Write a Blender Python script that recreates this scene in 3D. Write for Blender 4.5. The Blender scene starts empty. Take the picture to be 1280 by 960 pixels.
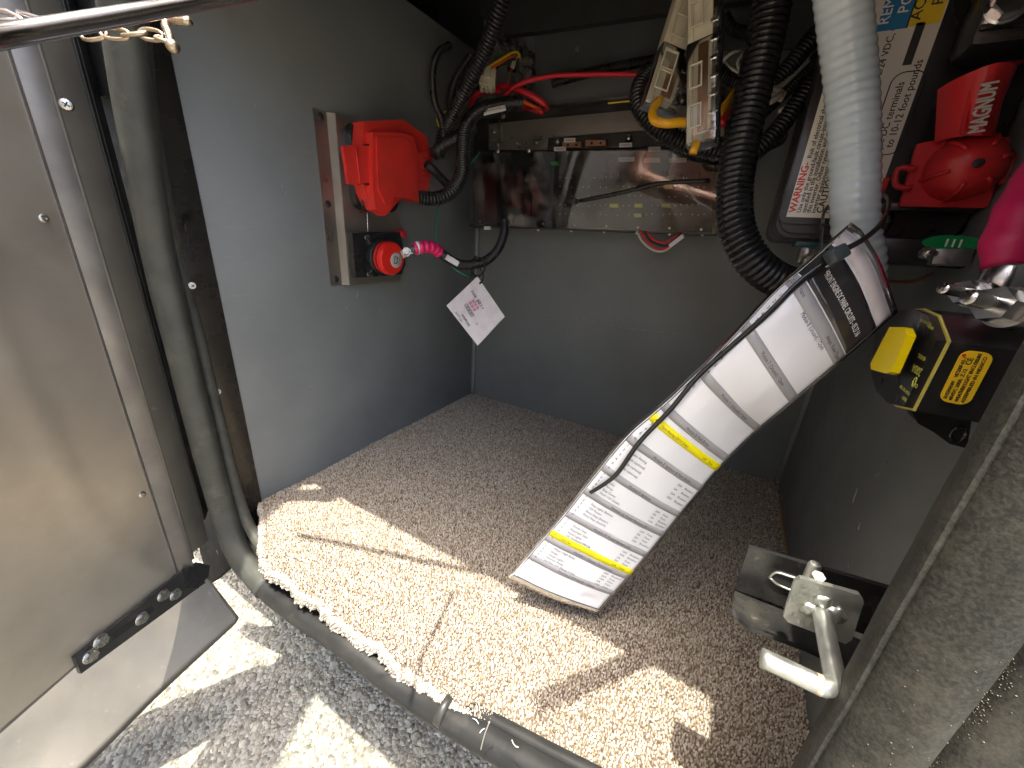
import bpy, bmesh, math, random
import numpy as np
from mathutils import Vector, Matrix, noise

R_ = math.radians
rnd = random.Random(7)
rng = np.random.default_rng(11)
scene = bpy.context.scene
col = scene.collection

# ------------------------------------------------------------------ camera, sky, sun, exposure
CAMZ = 0.82                      # asphalt at z = 0, compartment floor at z = 0.40
AX = Vector((0.864, 0.499, 0.063)); AY = Vector((-0.230, 0.280, 0.932)); AZ = Vector((-0.447, 0.820, -0.357))
AX.normalize(); AZ = (AZ - AX * AZ.dot(AX)).normalized(); AY = AX.cross(AZ) * -1
if AY.z < 0: AY = -AY
CAM = Vector((0, 0, CAMZ))
cd = bpy.data.cameras.new("camera"); cam = bpy.data.objects.new("camera", cd); col.objects.link(cam)
cd.sensor_width = 36; cd.lens = 36 * 485 / 1280; cd.clip_start = 0.01; cd.clip_end = 500
m = Matrix((AX, AY, -AZ)).transposed().to_4x4(); m.translation = CAM
cam.matrix_world = m
scene.camera = cam

SUN_EL, SUN_COT = R_(78.6), 0.202
w = bpy.data.worlds.new("World"); scene.world = w; w.use_nodes = True
nt = w.node_tree; bg = nt.nodes['Background']
sky = nt.nodes.new('ShaderNodeTexSky'); sky.sky_type = 'NISHITA'; sky.sun_disc = False
sky.sun_elevation = SUN_EL; sky.sun_rotation = R_(180); sky.dust_density = 6.0; sky.air_density = 1.0; sky.ozone_density = 1.0
nt.links.new(sky.outputs[0], bg.inputs[0]); bg.inputs[1].default_value = 0.15
sl = bpy.data.lights.new("sun", 'SUN'); sl.energy = 2.0; sl.angle = R_(0.53); sl.color = (1.0, 0.94, 0.82)
so = bpy.data.objects.new("sun", sl); col.objects.link(so)
so.rotation_euler = Vector((0, SUN_COT, -1)).to_track_quat('-Z', 'Y').to_euler()
so.location = (0, -2, 6)
scene.view_settings.view_transform = 'Standard'; scene.view_settings.look = 'None'
scene.view_settings.gamma = 1; scene.view_settings.use_curve_mapping = False
scene.view_settings.exposure = 2.6
scene.render.engine = 'CYCLES'
scene.cycles.max_bounces = 10; scene.cycles.diffuse_bounces = 6; scene.cycles.transparent_max_bounces = 16

# ------------------------------------------------------------------ geometry helpers
def ray(px, py):
    return AX * ((px - 640) / 485) - AY * ((py - 480) / 485) + AZ
def D(px, py, d):  return CAM + ray(px, py) * d          # a point d metres in front of the viewpoint
def X(px, py, x):  r = ray(px, py); return CAM + r * (x / r.x)
def Y(px, py, y):  r = ray(px, py); return CAM + r * (y / r.y)
def Z(px, py, z):  r = ray(px, py); return CAM + r * ((z - CAMZ) / r.z)

BASE = {}
def tag(o, label=None, cat=None, group=None, kind=None):
    if label: o['label'] = label
    if cat: o['category'] = cat
    if group: o['group'] = group
    if kind: o['kind'] = kind
    return o
def thing(name, label, cat, loc, group=None):
    o = bpy.data.objects.new(name, None); col.objects.link(o); o.empty_display_size = 0.02
    o.location = loc; BASE[o] = Vector(loc)
    return tag(o, label, cat, group)
def link(name, me, mat, parent=None, smooth=None):
    """me has world coordinates; the object is placed at its parent's base or at its own centre"""
    o = bpy.data.objects.new(name, me); col.objects.link(o)
    if mat is not None:
        for mm in (mat if isinstance(mat, (list, tuple)) else [mat]): me.materials.append(mm)
    if parent is not None:
        b = BASE[parent]; o.parent = parent; BASE[o] = b
    else:
        n = len(me.vertices); a = np.empty(n * 3, np.float32); me.vertices.foreach_get('co', a)
        a = a.reshape(-1, 3); b = Vector([float(v) for v in (a.max(0) + a.min(0)) / 2]); b.z = float(a[:, 2].min())
        o.location = b; BASE[o] = b
    me.transform(Matrix.Translation(-b))
    if smooth:
        me.polygons.foreach_set('use_smooth', [True] * len(me.polygons))
        if smooth != 'all': me.set_sharp_from_angle(angle=R_(smooth))
    return o
def pydata(name, vs, fs, mat, parent=None, smooth=None):
    me = bpy.data.meshes.new(name); me.from_pydata([tuple(v) for v in vs], [], fs); me.update()
    return link(name, me, mat, parent, smooth)
def frombm(name, bm, mat, parent=None, smooth=35):
    me = bpy.data.meshes.new(name); bmesh.ops.recalc_face_normals(bm, faces=bm.faces); bm.to_mesh(me); bm.free()
    return link(name, me, mat, parent, smooth)
def frame(o, xdir, up):
    """matrix: local x = xdir, local z ~ up"""
    x = Vector(xdir).normalized(); z = Vector(up); z = (z - x * z.dot(x)).normalized(); y = z.cross(x)
    M = Matrix((x, y, z)).transposed().to_4x4(); M.translation = Vector(o); return M
def T(x, y, z): return Matrix.Translation((x, y, z))
I4 = Matrix.Identity(4)
def add_box(bm, M, lo, hi, bev=0.0, seg=2, mi=0):
    lo = Vector(lo); hi = Vector(hi)
    r = bmesh.ops.create_cube(bm, size=1)
    vs = r['verts']
    for v in vs: v.co = Vector((lo[i] + (v.co[i] + .5) * (hi[i] - lo[i]) for i in range(3)))
    fs = set(f for v in vs for f in v.link_faces)
    if bev > 0:
        es = list(set(e for v in vs for e in v.link_edges))
        rr = bmesh.ops.bevel(bm, geom=es, offset=bev, segments=seg, profile=.5, affect='EDGES', clamp_overlap=True)
        seen = set(rr['faces']); stack = list(seen); vs = set(v for f in seen for v in f.verts)
        grow = True
        while grow:
            grow = False
            for v in list(vs):
                for f in v.link_faces:
                    if f not in seen:
                        seen.add(f); grow = True
                        for q in f.verts: vs.add(q)
        fs = seen
    for f in fs: f.material_index = mi
    for v in vs: v.co = M @ v.co
def box(name, lo, hi, mat, parent=None, bev=0.001, M=I4, seg=2):
    bm = bmesh.new(); add_box(bm, M, lo, hi, bev, seg); return frombm(name, bm, mat, parent)
def add_prism(bm, pts, M, z0, z1, bev=0.0, seg=2, mi=0, top_only=False):
    """polygon pts in local xy, extruded from z0 to z1"""
    b = bmesh.new()
    lo = [b.verts.new((p[0], p[1], z0)) for p in pts]; hi = [b.verts.new((p[0], p[1], z1)) for p in pts]
    n = len(pts); b.faces.new(lo[::-1]); ft = b.faces.new(hi)
    for i in range(n): b.faces.new((lo[i], lo[(i + 1) % n], hi[(i + 1) % n], hi[i]))
    if bev > 0:
        es = list(ft.edges) if top_only else [e for e in b.edges if any(len(f.verts) > 4 or f is ft for f in e.link_faces) or True]
        if not top_only:
            es = [e for e in b.edges if len(e.link_faces) == 2 and e.calc_face_angle(0) > R_(25)]
        bmesh.ops.bevel(b, geom=es, offset=bev, segments=seg, profile=.5, affect='EDGES', clamp_overlap=True)
    for f in b.faces: f.material_index = mi
    for v in b.verts: v.co = M @ v.co
    me = bpy.data.meshes.new('t'); b.to_mesh(me); b.free(); bm.from_mesh(me); bpy.data.meshes.remove(me)
def prism(name, pts, M, z0, z1, mat, parent=None, bev=0.001, seg=2, top_only=False):
    bm = bmesh.new(); add_prism(bm, pts, M, z0, z1, bev, seg, 0, top_only); return frombm(name, bm, mat, parent)
def rrect(w, h, r, n=5, cx=0, cy=0):
    out = []
    for (sx, sy, a0) in ((1, 1, 0), (-1, 1, 90), (-1, -1, 180), (1, -1, 270)):
        for k in range(n + 1):
            a = R_(a0 + 90 * k / n)
            out.append((cx + sx * (w / 2 - r) + r * math.cos(a), cy + sy * (h / 2 - r) + r * math.sin(a)))
    return out
def add_lathe(bm, M, prof, n=20, mi=0, close=True):
    rings = []
    for (r, z) in prof:
        rings.append([bm.verts.new(M @ Vector((r * math.cos(2 * math.pi * k / n), r * math.sin(2 * math.pi * k / n), z))) for k in range(n)])
    for a, b in zip(rings, rings[1:]):
        for k in range(n):
            f = bm.faces.new((a[k], a[(k + 1) % n], b[(k + 1) % n], b[k])); f.material_index = mi
    if close:
        f = bm.faces.new(rings[0][::-1]); f.material_index = mi
        f = bm.faces.new(rings[-1]); f.material_index = mi
def lathe(name, M, prof, mat, parent=None, n=24):
    bm = bmesh.new(); add_lathe(bm, M, prof, n); return frombm(name, bm, mat, parent, 40)
def catmull(pts, step):
    P = [Vector(p) for p in pts]
    if len(P) == 2:
        n = max(2, int((P[1] - P[0]).length / step)); return [P[0].lerp(P[1], i / n) for i in range(n + 1)]
    P = [P[0] * 2 - P[1]] + P + [P[-1] * 2 - P[-2]]
    dense = []
    for i in range(1, len(P) - 2):
        a, b, c, d = P[i - 1:i + 3]
        for k in range(24):
            t = k / 24
            dense.append(.5 * ((2 * b) + (c - a) * t + (2 * a - 5 * b + 4 * c - d) * t * t + (3 * b - a - 3 * c + d) * t ** 3))
    dense.append(P[-2])
    L = [0]
    for p, q in zip(dense, dense[1:]): L.append(L[-1] + (q - p).length)
    n = max(2, round(L[-1] / step)); out = []; j = 0
    for i in range(n + 1):
        s = L[-1] * i / n
        while j < len(L) - 2 and L[j + 1] < s: j += 1
        t = (s - L[j]) / max(1e-9, L[j + 1] - L[j]); out.append(dense[j].lerp(dense[j + 1], min(1, t)))
    return out
def frames(pts):
    out = []; up = None
    for i, p in enumerate(pts):
        t = (pts[min(i + 1, len(pts) - 1)] - pts[max(i - 1, 0)]).normalized()
        if up is None:
            up = Vector((0, 0, 1)) if abs(t.z) < .8 else Vector((1, 0, 0))
        up = (up - t * up.dot(t)).normalized(); out.append((p, t, up, t.cross(up)))
    return out
def add_tube(bm, pts, r, step=0.006, n=12, rfun=None, mi=0, cap=True, smoothpath=True, shape=None):
    C = catmull(pts, step) if smoothpath else [Vector(p) for p in pts]
    F = frames(C); rings = []
    for i, (p, t, u, s) in enumerate(F):
        ring = []
        for k in range(n):
            a = 2 * math.pi * k / n
            rr = rfun(i, a) if rfun else r
            cx, cy = math.cos(a) * rr, math.sin(a) * rr
            if shape: cx, cy = cx * shape[0], cy * shape[1]
            ring.append(bm.verts.new(p + u * cx + s * cy))
        rings.append(ring)
    for a, b in zip(rings, rings[1:]):
        for k in range(n):
            f = bm.faces.new((a[k], a[(k + 1) % n], b[(k + 1) % n], b[k])); f.material_index = mi
    if cap:
        bm.faces.new(rings[0][::-1]).material_index = mi; bm.faces.new(rings[-1]).material_index = mi
    return F
def tube(name, pts, r, mat, parent=None, step=0.006, n=12, **k):
    bm = bmesh.new(); add_tube(bm, pts, r, step, n, **k); return frombm(name, bm, mat, parent, 'all')
def corrugated(name, pts, r, mat, parent=None, pitch=0.0042, n=20, depth=.20, slit=None):
    """split loom: a ring every pitch, four profile points to a ring, with the lengthwise slit"""
    prof = [1 - depth, 1 - depth * .35, 1, 1, 1 - depth * .35]
    def rf(i, a):
        q = prof[i % 5]
        if slit is not None and abs((a - slit + math.pi) % (2 * math.pi) - math.pi) < .16: q = 1 - depth * 1.7
        return r * q
    bm = bmesh.new(); add_tube(bm, pts, r, pitch / 5, n, rfun=rf)
    return frombm(name, bm, mat, parent, 50)

def text_mesh(s, size, align='LEFT', extrude=0.0):
    cu = bpy.data.curves.new('t', 'FONT'); cu.body = s; cu.size = size; cu.align_x = align; cu.extrude = extrude
    cu.resolution_u = 2
    o = bpy.data.objects.new('t', cu); col.objects.link(o)
    bpy.context.view_layer.update()
    me = bpy.data.meshes.new_from_object(o.evaluated_get(bpy.context.evaluated_depsgraph_get()))
    bpy.data.objects.remove(o); bpy.data.curves.remove(cu)
    return me
def lettering(parent, M, lines, mat, name='lettering', bold=0.0, fmap=None, extrude=0.0):
    """lines: (text, size, x, y[, align[, xscale]]) in the local plane of M; joined into one flat print"""
    vs, fs = [], []
    for ln in lines:
        s, size, x, y = ln[:4]; al = ln[4] if len(ln) > 4 else 'LEFT'; xs = ln[5] if len(ln) > 5 else 1
        me = text_mesh(s, size, al, extrude)
        offs = [(0, 0)] if not bold else [(0, 0), (bold, 0), (bold * .5, bold * .6)]
        for q, (ox, oy) in enumerate(offs):
            k = len(vs)
            for v in me.vertices:
                p = (v.co.x * xs + x + ox, v.co.y + y + oy, v.co.z + q * 0.00004)
                vs.append(fmap(*p) if fmap else M @ Vector(p))
            for f in me.polygons: fs.append([k + i for i in f.vertices])
        bpy.data.meshes.remove(me)
    o = pydata(name, vs, fs, mat, parent)
    if len(lines) > 1: o['kind'] = 'stuff'
    return o
def quad(name, M, x0, y0, x1, y1, mat, parent, z=0.0003, r=0.0):
    """a thin printed patch (0.2 mm thick)"""
    pts = rrect(x1 - x0, y1 - y0, r, 4, (x0 + x1) / 2, (y0 + y1) / 2) if r else [(x0, y0), (x1, y0), (x1, y1), (x0, y1)]
    return prism(name, pts, M, z - .0002, z, mat, parent, bev=0)
def screw(name, p, nrm, r, mats, parent, cross=True):
    nrm = Vector(nrm).normalized(); M = frame(p, nrm.orthogonal(), nrm)
    M = M @ Matrix.Rotation(rnd.uniform(0, 3), 4, 'Z')
    bm = bmesh.new()
    add_lathe(bm, M, [(r, -.001), (r, r * .12), (r * .85, r * .38), (r * .5, r * .5), (r * .12, r * .52)], 18)
    if cross:
        for a in (0, 1):
            Q = M @ Matrix.Rotation(a * math.pi / 2, 4, 'Z')
            add_box(bm, Q, (-r * .5, -r * .1, r * .3), (r * .5, r * .1, r * .56), 0, mi=1)
    return frombm(name, bm, mats, parent, 40)
def hexbolt(name, p, nrm, r, h, mat, parent, washer=True):
    M = frame(p, Vector(nrm).orthogonal(), nrm) @ Matrix.Rotation(rnd.uniform(0, 1), 4, 'Z')
    bm = bmesh.new()
    if washer: add_lathe(bm, M, [(r * 1.25, -.0005), (r * 1.28, h * .12), (r * 1.15, h * .25)], 20)
    hexa = [(r * math.cos(k * math.pi / 3), r * math.sin(k * math.pi / 3)) for k in range(6)]
    add_prism(bm, hexa, M, h * .2, h, bev=r * .12)
    return frombm(name, bm, mat, parent, 30)

# ------------------------------------------------------------------ materials
def pbr(name, c, rough=.5, metal=0.0, c2=None, scale=8.0, mixpos=(.4, .65), bump=0.0, bscale=60.0, rvar=.0,
        spec=.5, dirt=None, dscale=5.0, dpos=(.58, .75), scratch=0.0, detail=5, stretch=None, coat=0.0, bdist=.001):
    m = bpy.data.materials.new(name); m.use_nodes = True; N = m.node_tree; n = N.nodes; l = N.links
    b = n['Principled BSDF']; b.inputs['Roughness'].default_value = rough; b.inputs['Metallic'].default_value = metal
    b.inputs['Specular IOR Level'].default_value = spec; b.inputs['Base Color'].default_value = (*c, 1)
    b.inputs['Coat Weight'].default_value = coat
    geo = n.new('ShaderNodeNewGeometry'); mp = n.new('ShaderNodeMapping'); l.new(geo.outputs['Position'], mp.inputs[0])
    if stretch: mp.inputs['Scale'].default_value = stretch
    colout = None
    def nz(sc, det=detail, ro=.6):
        t = n.new('ShaderNodeTexNoise'); t.inputs['Scale'].default_value = sc; t.inputs['Detail'].default_value = det
        t.inputs['Roughness'].default_value = ro; l.new(mp.outputs[0], t.inputs[0]); return t.outputs[0]
    def ramp(src, a, bb):
        r = n.new('ShaderNodeMapRange'); r.inputs[1].default_value = a; r.inputs[2].default_value = bb; l.new(src, r.inputs[0]); return r.outputs[0]
    def mix(f, a, bb):
        x = n.new('ShaderNodeMix'); x.data_type = 'RGBA'
        l.new(f, x.inputs[0])
        for s, v in ((x.inputs[6], a), (x.inputs[7], bb)):
            if isinstance(v, tuple): s.default_value = (*v, 1)
            else: l.new(v, s)
        return x.outputs[2]
    if c2: colout = mix(ramp(nz(scale), *mixpos), c, c2)
    if dirt: colout = mix(ramp(nz(dscale, 8, .7), *dpos), colout or c, dirt)
    if scratch > 0:
        w_ = n.new('ShaderNodeTexNoise'); w_.inputs['Scale'].default_value = 30
        mp2 = n.new('ShaderNodeMapping'); mp2.inputs['Scale'].default_value = (1.4, 1.1, 14); mp2.inputs['Rotation'].default_value = (.8, .5, .4)
        l.new(geo.outputs['Position'], mp2.inputs[0]); l.new(mp2.outputs[0], w_.inputs[0]); w_.inputs['Detail'].default_value = 6
        f = ramp(w_.outputs[0], .66, .70)
        mm = n.new('ShaderNodeMath'); mm.operation = 'MULTIPLY'; mm.inputs[1].default_value = scratch; l.new(f, mm.inputs[0])
        colout = mix(mm.outputs[0], colout or c, tuple(min(1, v * 1.8 + .12) for v in c))
    if colout: l.new(colout, b.inputs['Base Color'])
    if rvar > 0:
        r = n.new('ShaderNodeMapRange'); r.inputs[3].default_value = max(.02, rough - rvar); r.inputs[4].default_value = min(1, rough + rvar)
        r.inputs[1].default_value = .35; r.inputs[2].default_value = .65
        l.new(nz(scale * 2.3), r.inputs[0]); l.new(r.outputs[0], b.inputs['Roughness'])
    if bump > 0:
        bu = n.new('ShaderNodeBump'); bu.inputs['Strength'].default_value = bump; bu.inputs['Distance'].default_value = bdist
        l.new(nz(bscale), bu.inputs['Height']); l.new(bu.outputs[0], b.inputs['Normal'])
    return m
def clear(name, fac=.12, rough=.02, tint=(.9, .9, .9)):
    m = bpy.data.materials.new(name); m.use_nodes = True; n = m.node_tree.nodes; l = m.node_tree.links
    n.remove(n['Principled BSDF']); o = n['Material Output']
    t = n.new('ShaderNodeBsdfTransparent'); t.inputs[0].default_value = (*tint, 1)
    g = n.new('ShaderNodeBsdfGlossy'); g.inputs['Roughness'].default_value = rough
    df = n.new('ShaderNodeBsdfDiffuse'); df.inputs[0].default_value = (.6, .58, .55, 1)
    fr = n.new('ShaderNodeFresnel'); fr.inputs[0].default_value = 1.5
    ad = n.new('ShaderNodeMath'); ad.operation = 'ADD'; ad.inputs[1].default_value = fac; l.new(fr.outputs[0], ad.inputs[0])
    mx = n.new('ShaderNodeMixShader'); l.new(ad.outputs[0], mx.inputs[0]); l.new(t.outputs[0], mx.inputs[1]); l.new(g.outputs[0], mx.inputs[2])
    geo = n.new('ShaderNodeNewGeometry'); nz = n.new('ShaderNodeTexNoise'); nz.inputs['Scale'].default_value = 28; nz.inputs['Detail'].default_value = 9
    l.new(geo.outputs['Position'], nz.inputs[0])
    rp = n.new('ShaderNodeMapRange'); rp.inputs[1].default_value = .5; rp.inputs[2].default_value = .8; rp.inputs[4].default_value = .16; l.new(nz.outputs[0], rp.inputs[0])
    m2 = n.new('ShaderNodeMixShader'); l.new(rp.outputs[0], m2.inputs[0]); l.new(mx.outputs[0], m2.inputs[1]); l.new(df.outputs[0], m2.inputs[2])
    l.new(m2.outputs[0], o.inputs[0]); return m
def tinted(name, stops, rough=.9, attr='tint', spec=.2, bump=None):
    m = bpy.data.materials.new(name); m.use_nodes = True; n = m.node_tree.nodes; l = m.node_tree.links
    b = n['Principled BSDF']; b.inputs['Roughness'].default_value = rough; b.inputs['Specular IOR Level'].default_value = spec
    a = n.new('ShaderNodeAttribute'); a.attribute_name = attr; cr = n.new('ShaderNodeValToRGB')
    while len(cr.color_ramp.elements) > 1: cr.color_ramp.elements.remove(cr.color_ramp.elements[0])
    for i, (p, c) in enumerate(stops):
        e = cr.color_ramp.elements[0] if i == 0 else cr.color_ramp.elements.new(p)
        e.position = p; e.color = (*c, 1)
    l.new(a.outputs['Fac'], cr.inputs[0]); l.new(cr.outputs[0], b.inputs['Base Color']); return m

M = dict(
 wall=pbr('grey_laminate', (.195, .208, .207), .46, c2=(.162, .174, .174), scale=5, bump=.25, bscale=900, rvar=.08, dirt=(.16, .155, .14), dscale=7, dpos=(.60, .85), scratch=.08),
 dark=pbr('black_paint', (.018, .018, .018), .45, c2=(.04, .038, .035), scale=14, rvar=.1, bump=.1, bscale=300),
 gloss=pbr('gloss_black_paint', (.012, .012, .012), .18, c2=(.035, .033, .028), scale=30, mixpos=(.5, .7), rvar=.08, dirt=(.12, .11, .09), dscale=60, dpos=(.62, .72)),
 plastic=pbr('black_plastic', (.017, .017, .018), .32, bump=.06, bscale=500, rvar=.08, dirt=(.07, .065, .06), dscale=30, dpos=(.6, .8)),
 loom=pbr('loom_plastic', (.02, .02, .02), .30, rvar=.08, dirt=(.06, .055, .05), dscale=25, dpos=(.6, .8)),
 rubber=pbr('dusty_rubber', (.058, .060, .050), .55, c2=(.04, .042, .037), scale=30, bump=.12, bscale=350, dirt=(.12, .115, .09), dscale=24, dpos=(.56, .8), rvar=.1, spec=.3),
 sill=pbr('sill_rubber', (.013, .014, .0145), .5, c2=(.019, .0195, .019), scale=18, bump=.1, bscale=200, dirt=(.05, .047, .04), dscale=30, dpos=(.55, .85), rvar=.1, spec=.35),
 post=pbr('dusty_post_rubber', (.018, .018, .015), .7, c2=(.042, .040, .032), scale=700, mixpos=(.40, .65), bump=.3, bscale=1200, bdist=.0006, dirt=(.085, .078, .06), dscale=26, dpos=(.5, .8), detail=7, spec=.22),
 alu=pbr('brushed_aluminium', (.55, .51, .445), .50, .85, c2=(.48, .45, .395), scale=3, rvar=.05, bump=.04, bscale=500, dirt=(.40, .355, .29), dscale=6, dpos=(.5, .9)),
 alu2=pbr('grey_coated_aluminium', (.115, .106, .088), .58, .3, c2=(.085, .08, .068), scale=10, rvar=.1, dirt=(.16, .15, .13), dscale=50, dpos=(.62, .72)),
 alud=pbr('dull_aluminium_edge', (.20, .19, .18), .45, .7, c2=(.15, .14, .135), scale=14, rvar=.1),
 steel=pbr('plate_steel', (.40, .375, .33), .36, .85, c2=(.33, .31, .28), scale=9, stretch=(1, 1, 1), bump=.15, bscale=400, rvar=.1),
 chrome=pbr('chrome', (.72, .71, .70), .20, 1.0, rvar=.06, scale=20, c2=(.62, .60, .57), bump=.04, bscale=300),
 zinc=pbr('zinc', (.44, .45, .42), .42, .9, c2=(.34, .355, .32), scale=60, bump=.25, bscale=300, rvar=.12, dirt=(.38, .39, .36), dscale=50, dpos=(.55, .7)),
 rust=pbr('rusty_zinc', (.42, .28, .14), .6, .4, c2=(.6, .55, .45), scale=150),
 bolt=pbr('bolt_steel', (.52, .52, .49), .32, .95, c2=(.4, .38, .33), scale=200, rvar=.1),
 boltd=pbr('dark_bolt', (.10, .10, .10), .4, .8),
 slot=pbr('recess_black', (.01, .01, .01), .8),
 red=pbr('red_plastic', (.72, .035, .025), .48, c2=(.60, .03, .022), scale=18, bump=.12, bscale=700, dirt=(.40, .05, .035), dscale=30, dpos=(.58, .8), rvar=.08),
 redc=pbr('red_cap', (.75, .022, .015), .30, spec=.5),
 redt=pbr('terminal_red_vinyl', (.62, .025, .03), .38, c2=(.52, .02, .025), scale=25, rvar=.08, bump=.05, bscale=300, dirt=(.55, .12, .10), dscale=60, dpos=(.62, .8)),
 pink=pbr('pink_vinyl', (.72, .02, .13), .4, c2=(.60, .015, .10), scale=40, bump=.2, bscale=200),
 wirered=pbr('red_wire', (.62, .02, .035), .38), wireora=pbr('orange_wire', (.60, .10, .01), .45), wireyel=pbr('yellow_wire', (.72, .50, .03), .4),
 wiregrn=pbr('green_wire', (.01, .20, .12), .4), wirewht=pbr('white_wire', (.6, .58, .52), .45), wirebrn=pbr('brown_wire', (.16, .06, .02), .5), wireblk=pbr('black_wire', (.015, .015, .015), .4),
 yel=pbr('yellow_cable', (.75, .38, .01), .4, c2=(.65, .30, .01), scale=60),
 lever=pbr('yellow_lever', (.82, .62, .0), .35, bump=.05, bscale=400), ytrim=pbr('yellow_trim', (.68, .60, .12), .5, c2=(.55, .48, .12), scale=60),
 ylab=pbr('yellow_label', (.85, .55, .02), .35), ylet=pbr('yellow_green_print', (.50, .50, .08), .6),
 cream=pbr('cream_plastic', (.62, .58, .44), .42, c2=(.52, .47, .34), scale=30, rvar=.1, dirt=(.35, .3, .22), dscale=40, dpos=(.6, .8)),
 white=pbr('white_print', (.80, .79, .77), .45), paper=pbr('laminated_paper', (.80, .815, .84), .28, c2=(.75, .765, .79), scale=8, bump=.08, bscale=14, coat=.4, bdist=.004),
 tagm=pbr('tag_card', (.66, .61, .60), .4, c2=(.58, .54, .53), scale=60), lab=pbr('inverter_label', (.72, .70, .62), .42, c2=(.66, .64, .56), scale=20),
 ink=pbr('black_ink', (.02, .02, .022), .5), inkg=pbr('grey_ink_band', (.36, .36, .37), .35), inkr=pbr('red_ink', (.60, .02, .02), .5),
 inkb=pbr('blue_ink', (.01, .20, .42), .5), inky=pbr('yellow_ink', (.80, .58, .02), .45), hi=pbr('highlighter_yellow', (.88, .78, .0), .4), header=pbr('header_black', (.022, .022, .025), .22, c2=(.045, .04, .04), scale=20, coat=.5),
 silver=pbr('silver_print', (.62, .60, .56), .4, .3), hose=pbr('grey_pvc_hose', (.58, .67, .69), .2, c2=(.52, .60, .62), scale=12, rvar=.06, bump=.1, bscale=60, coat=.25),
 wood=pbr('plywood_edge', (.36, .22, .10), .7, c2=(.20, .11, .05), scale=60, stretch=(1, 1, 12), bump=.3),
 ceil=pbr('black_upper_liner', (.032, .034, .033), .55, c2=(.025, .026, .025), scale=30, bump=.3, bscale=300, dirt=(.05, .05, .047), dscale=9),
 strip=pbr('grey_upper_strip', (.07, .078, .078), .4, c2=(.058, .064, .064), scale=12, bump=.08, bscale=300, scratch=.1),
 insul=pbr('dusty_insulation', (.20, .19, .17), .95, c2=(.05, .05, .045), scale=70, mixpos=(.35, .65), bump=1.0, bscale=140, bdist=.006),
 clr=clear('clear_cover', .03, .015), clr2=clear('clear_housing', .10, .12, (.86, .85, .82)), film=clear('film', .0, .15, (.93, .93, .93)),
 copper=pbr('copper_link', (.42, .22, .12), .4, .7, c2=(.3, .16, .09), scale=60), relay=pbr('dark_red_module', (.10, .018, .016), .5, c2=(.06, .014, .012), scale=30),
 board=pbr('fuse_board', (.03, .028, .026), .5, c2=(.075, .07, .062), scale=22, mixpos=(.5, .7)), fusey=pbr('yellow_fuse', (.62, .60, .05), .4), fuseg=pbr('green_fuse', (.04, .32, .10), .4),
 green=pbr('green_sticker', (.01, .28, .08), .3), skin=pbr('skin', (.48, .24, .16), .5, c2=(.40, .19, .12), scale=30, bump=.15, bscale=300),
 cloth=pbr('pale_shirt', (.74, .72, .68), .9, bump=.3, bscale=600), coach=pbr('coach_paint', (.22, .20, .18), .3, c2=(.19, .17, .155), scale=3),
 block=pbr('black_block_rubber', (.012, .012, .0115), .8, bump=.3, bscale=300, spec=.04, dirt=(.03, .028, .024), dscale=40, dpos=(.5, .8)),
 grime=pbr('lint', (.35, .33, .28), .9), trouser=pbr('khaki_cloth', (.55, .48, .38), .9, bump=.3, bscale=500),
)
SC = [M['bolt'], M['slot']]; SCD = [M['boltd'], M['slot']]

# ------------------------------------------------------------------ big structure
FZ = 0.40            # compartment floor
XL, XR, YB, YF = -0.584, 0.157, 0.840, 0.200

# --- asphalt
def asphalt_mat():
    m = bpy.data.materials.new('asphalt'); m.use_nodes = True; n = m.node_tree.nodes; l = m.node_tree.links; b = n['Principled BSDF']
    b.inputs['Roughness'].default_value = .9; b.inputs['Specular IOR Level'].default_value = .25
    g = n.new('ShaderNodeNewGeometry')
    v = n.new('ShaderNodeTexVoronoi'); v.inputs['Scale'].default_value = 150; l.new(g.outputs['Position'], v.inputs[0])
    z = n.new('ShaderNodeTexNoise'); z.inputs['Scale'].default_value = 40; z.inputs['Detail'].default_value = 8; l.new(g.outputs['Position'], z.inputs[0])
    cr = n.new('ShaderNodeValToRGB'); e = cr.color_ramp.elements; e[0].position = .25; e[0].color = (.13, .123, .10, 1); e[1].position = .8; e[1].color = (.36, .345, .29, 1)
    mx = n.new('ShaderNodeMix'); mx.data_type = 'FLOAT'; mx.inputs[0].default_value = .5
    sp = n.new('ShaderNodeSeparateColor'); l.new(v.outputs['Color'], sp.inputs[0]); l.new(sp.outputs[0], mx.inputs[2]); l.new(z.outputs[0], mx.inputs[3])
    l.new(mx.outputs[0], cr.inputs[0]); l.new(cr.outputs[0], b.inputs['Base Color'])
    bu = n.new('ShaderNodeBump'); bu.inputs['Distance'].default_value = .004; bu.inputs['Strength'].default_value = 1; l.new(v.outputs['Distance'], bu.inputs['Height']); bu.invert = True
    l.new(bu.outputs[0], b.inputs['Normal']); return m
gx = [-200, -20, -4] + list(np.linspace(-1.9, .6, 160)) + [4, 20, 200]; gy = [-200, -20, -4] + list(np.linspace(-.7, 1.2, 120)) + [4, 20, 200]
vs = []
for yy in gy:
    for xx in gx:
        h = 0
        if -1.9 <= xx <= .6 and -.7 <= yy <= 1.2:
            h = .006 * noise.noise(Vector((xx * 9, yy * 9, 0))) + .004 * noise.noise(Vector((xx * 40, yy * 40, 3)))
        vs.append((xx, yy, h))
nx = len(gx)
fs = [(j * nx + i, j * nx + i + 1, (j + 1) * nx + i + 1, (j + 1) * nx + i) for j in range(len(gy) - 1) for i in range(nx - 1)]
ground = pydata('asphalt_ground', vs, fs, asphalt_mat(), smooth='all'); tag(ground, kind='structure')

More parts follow.
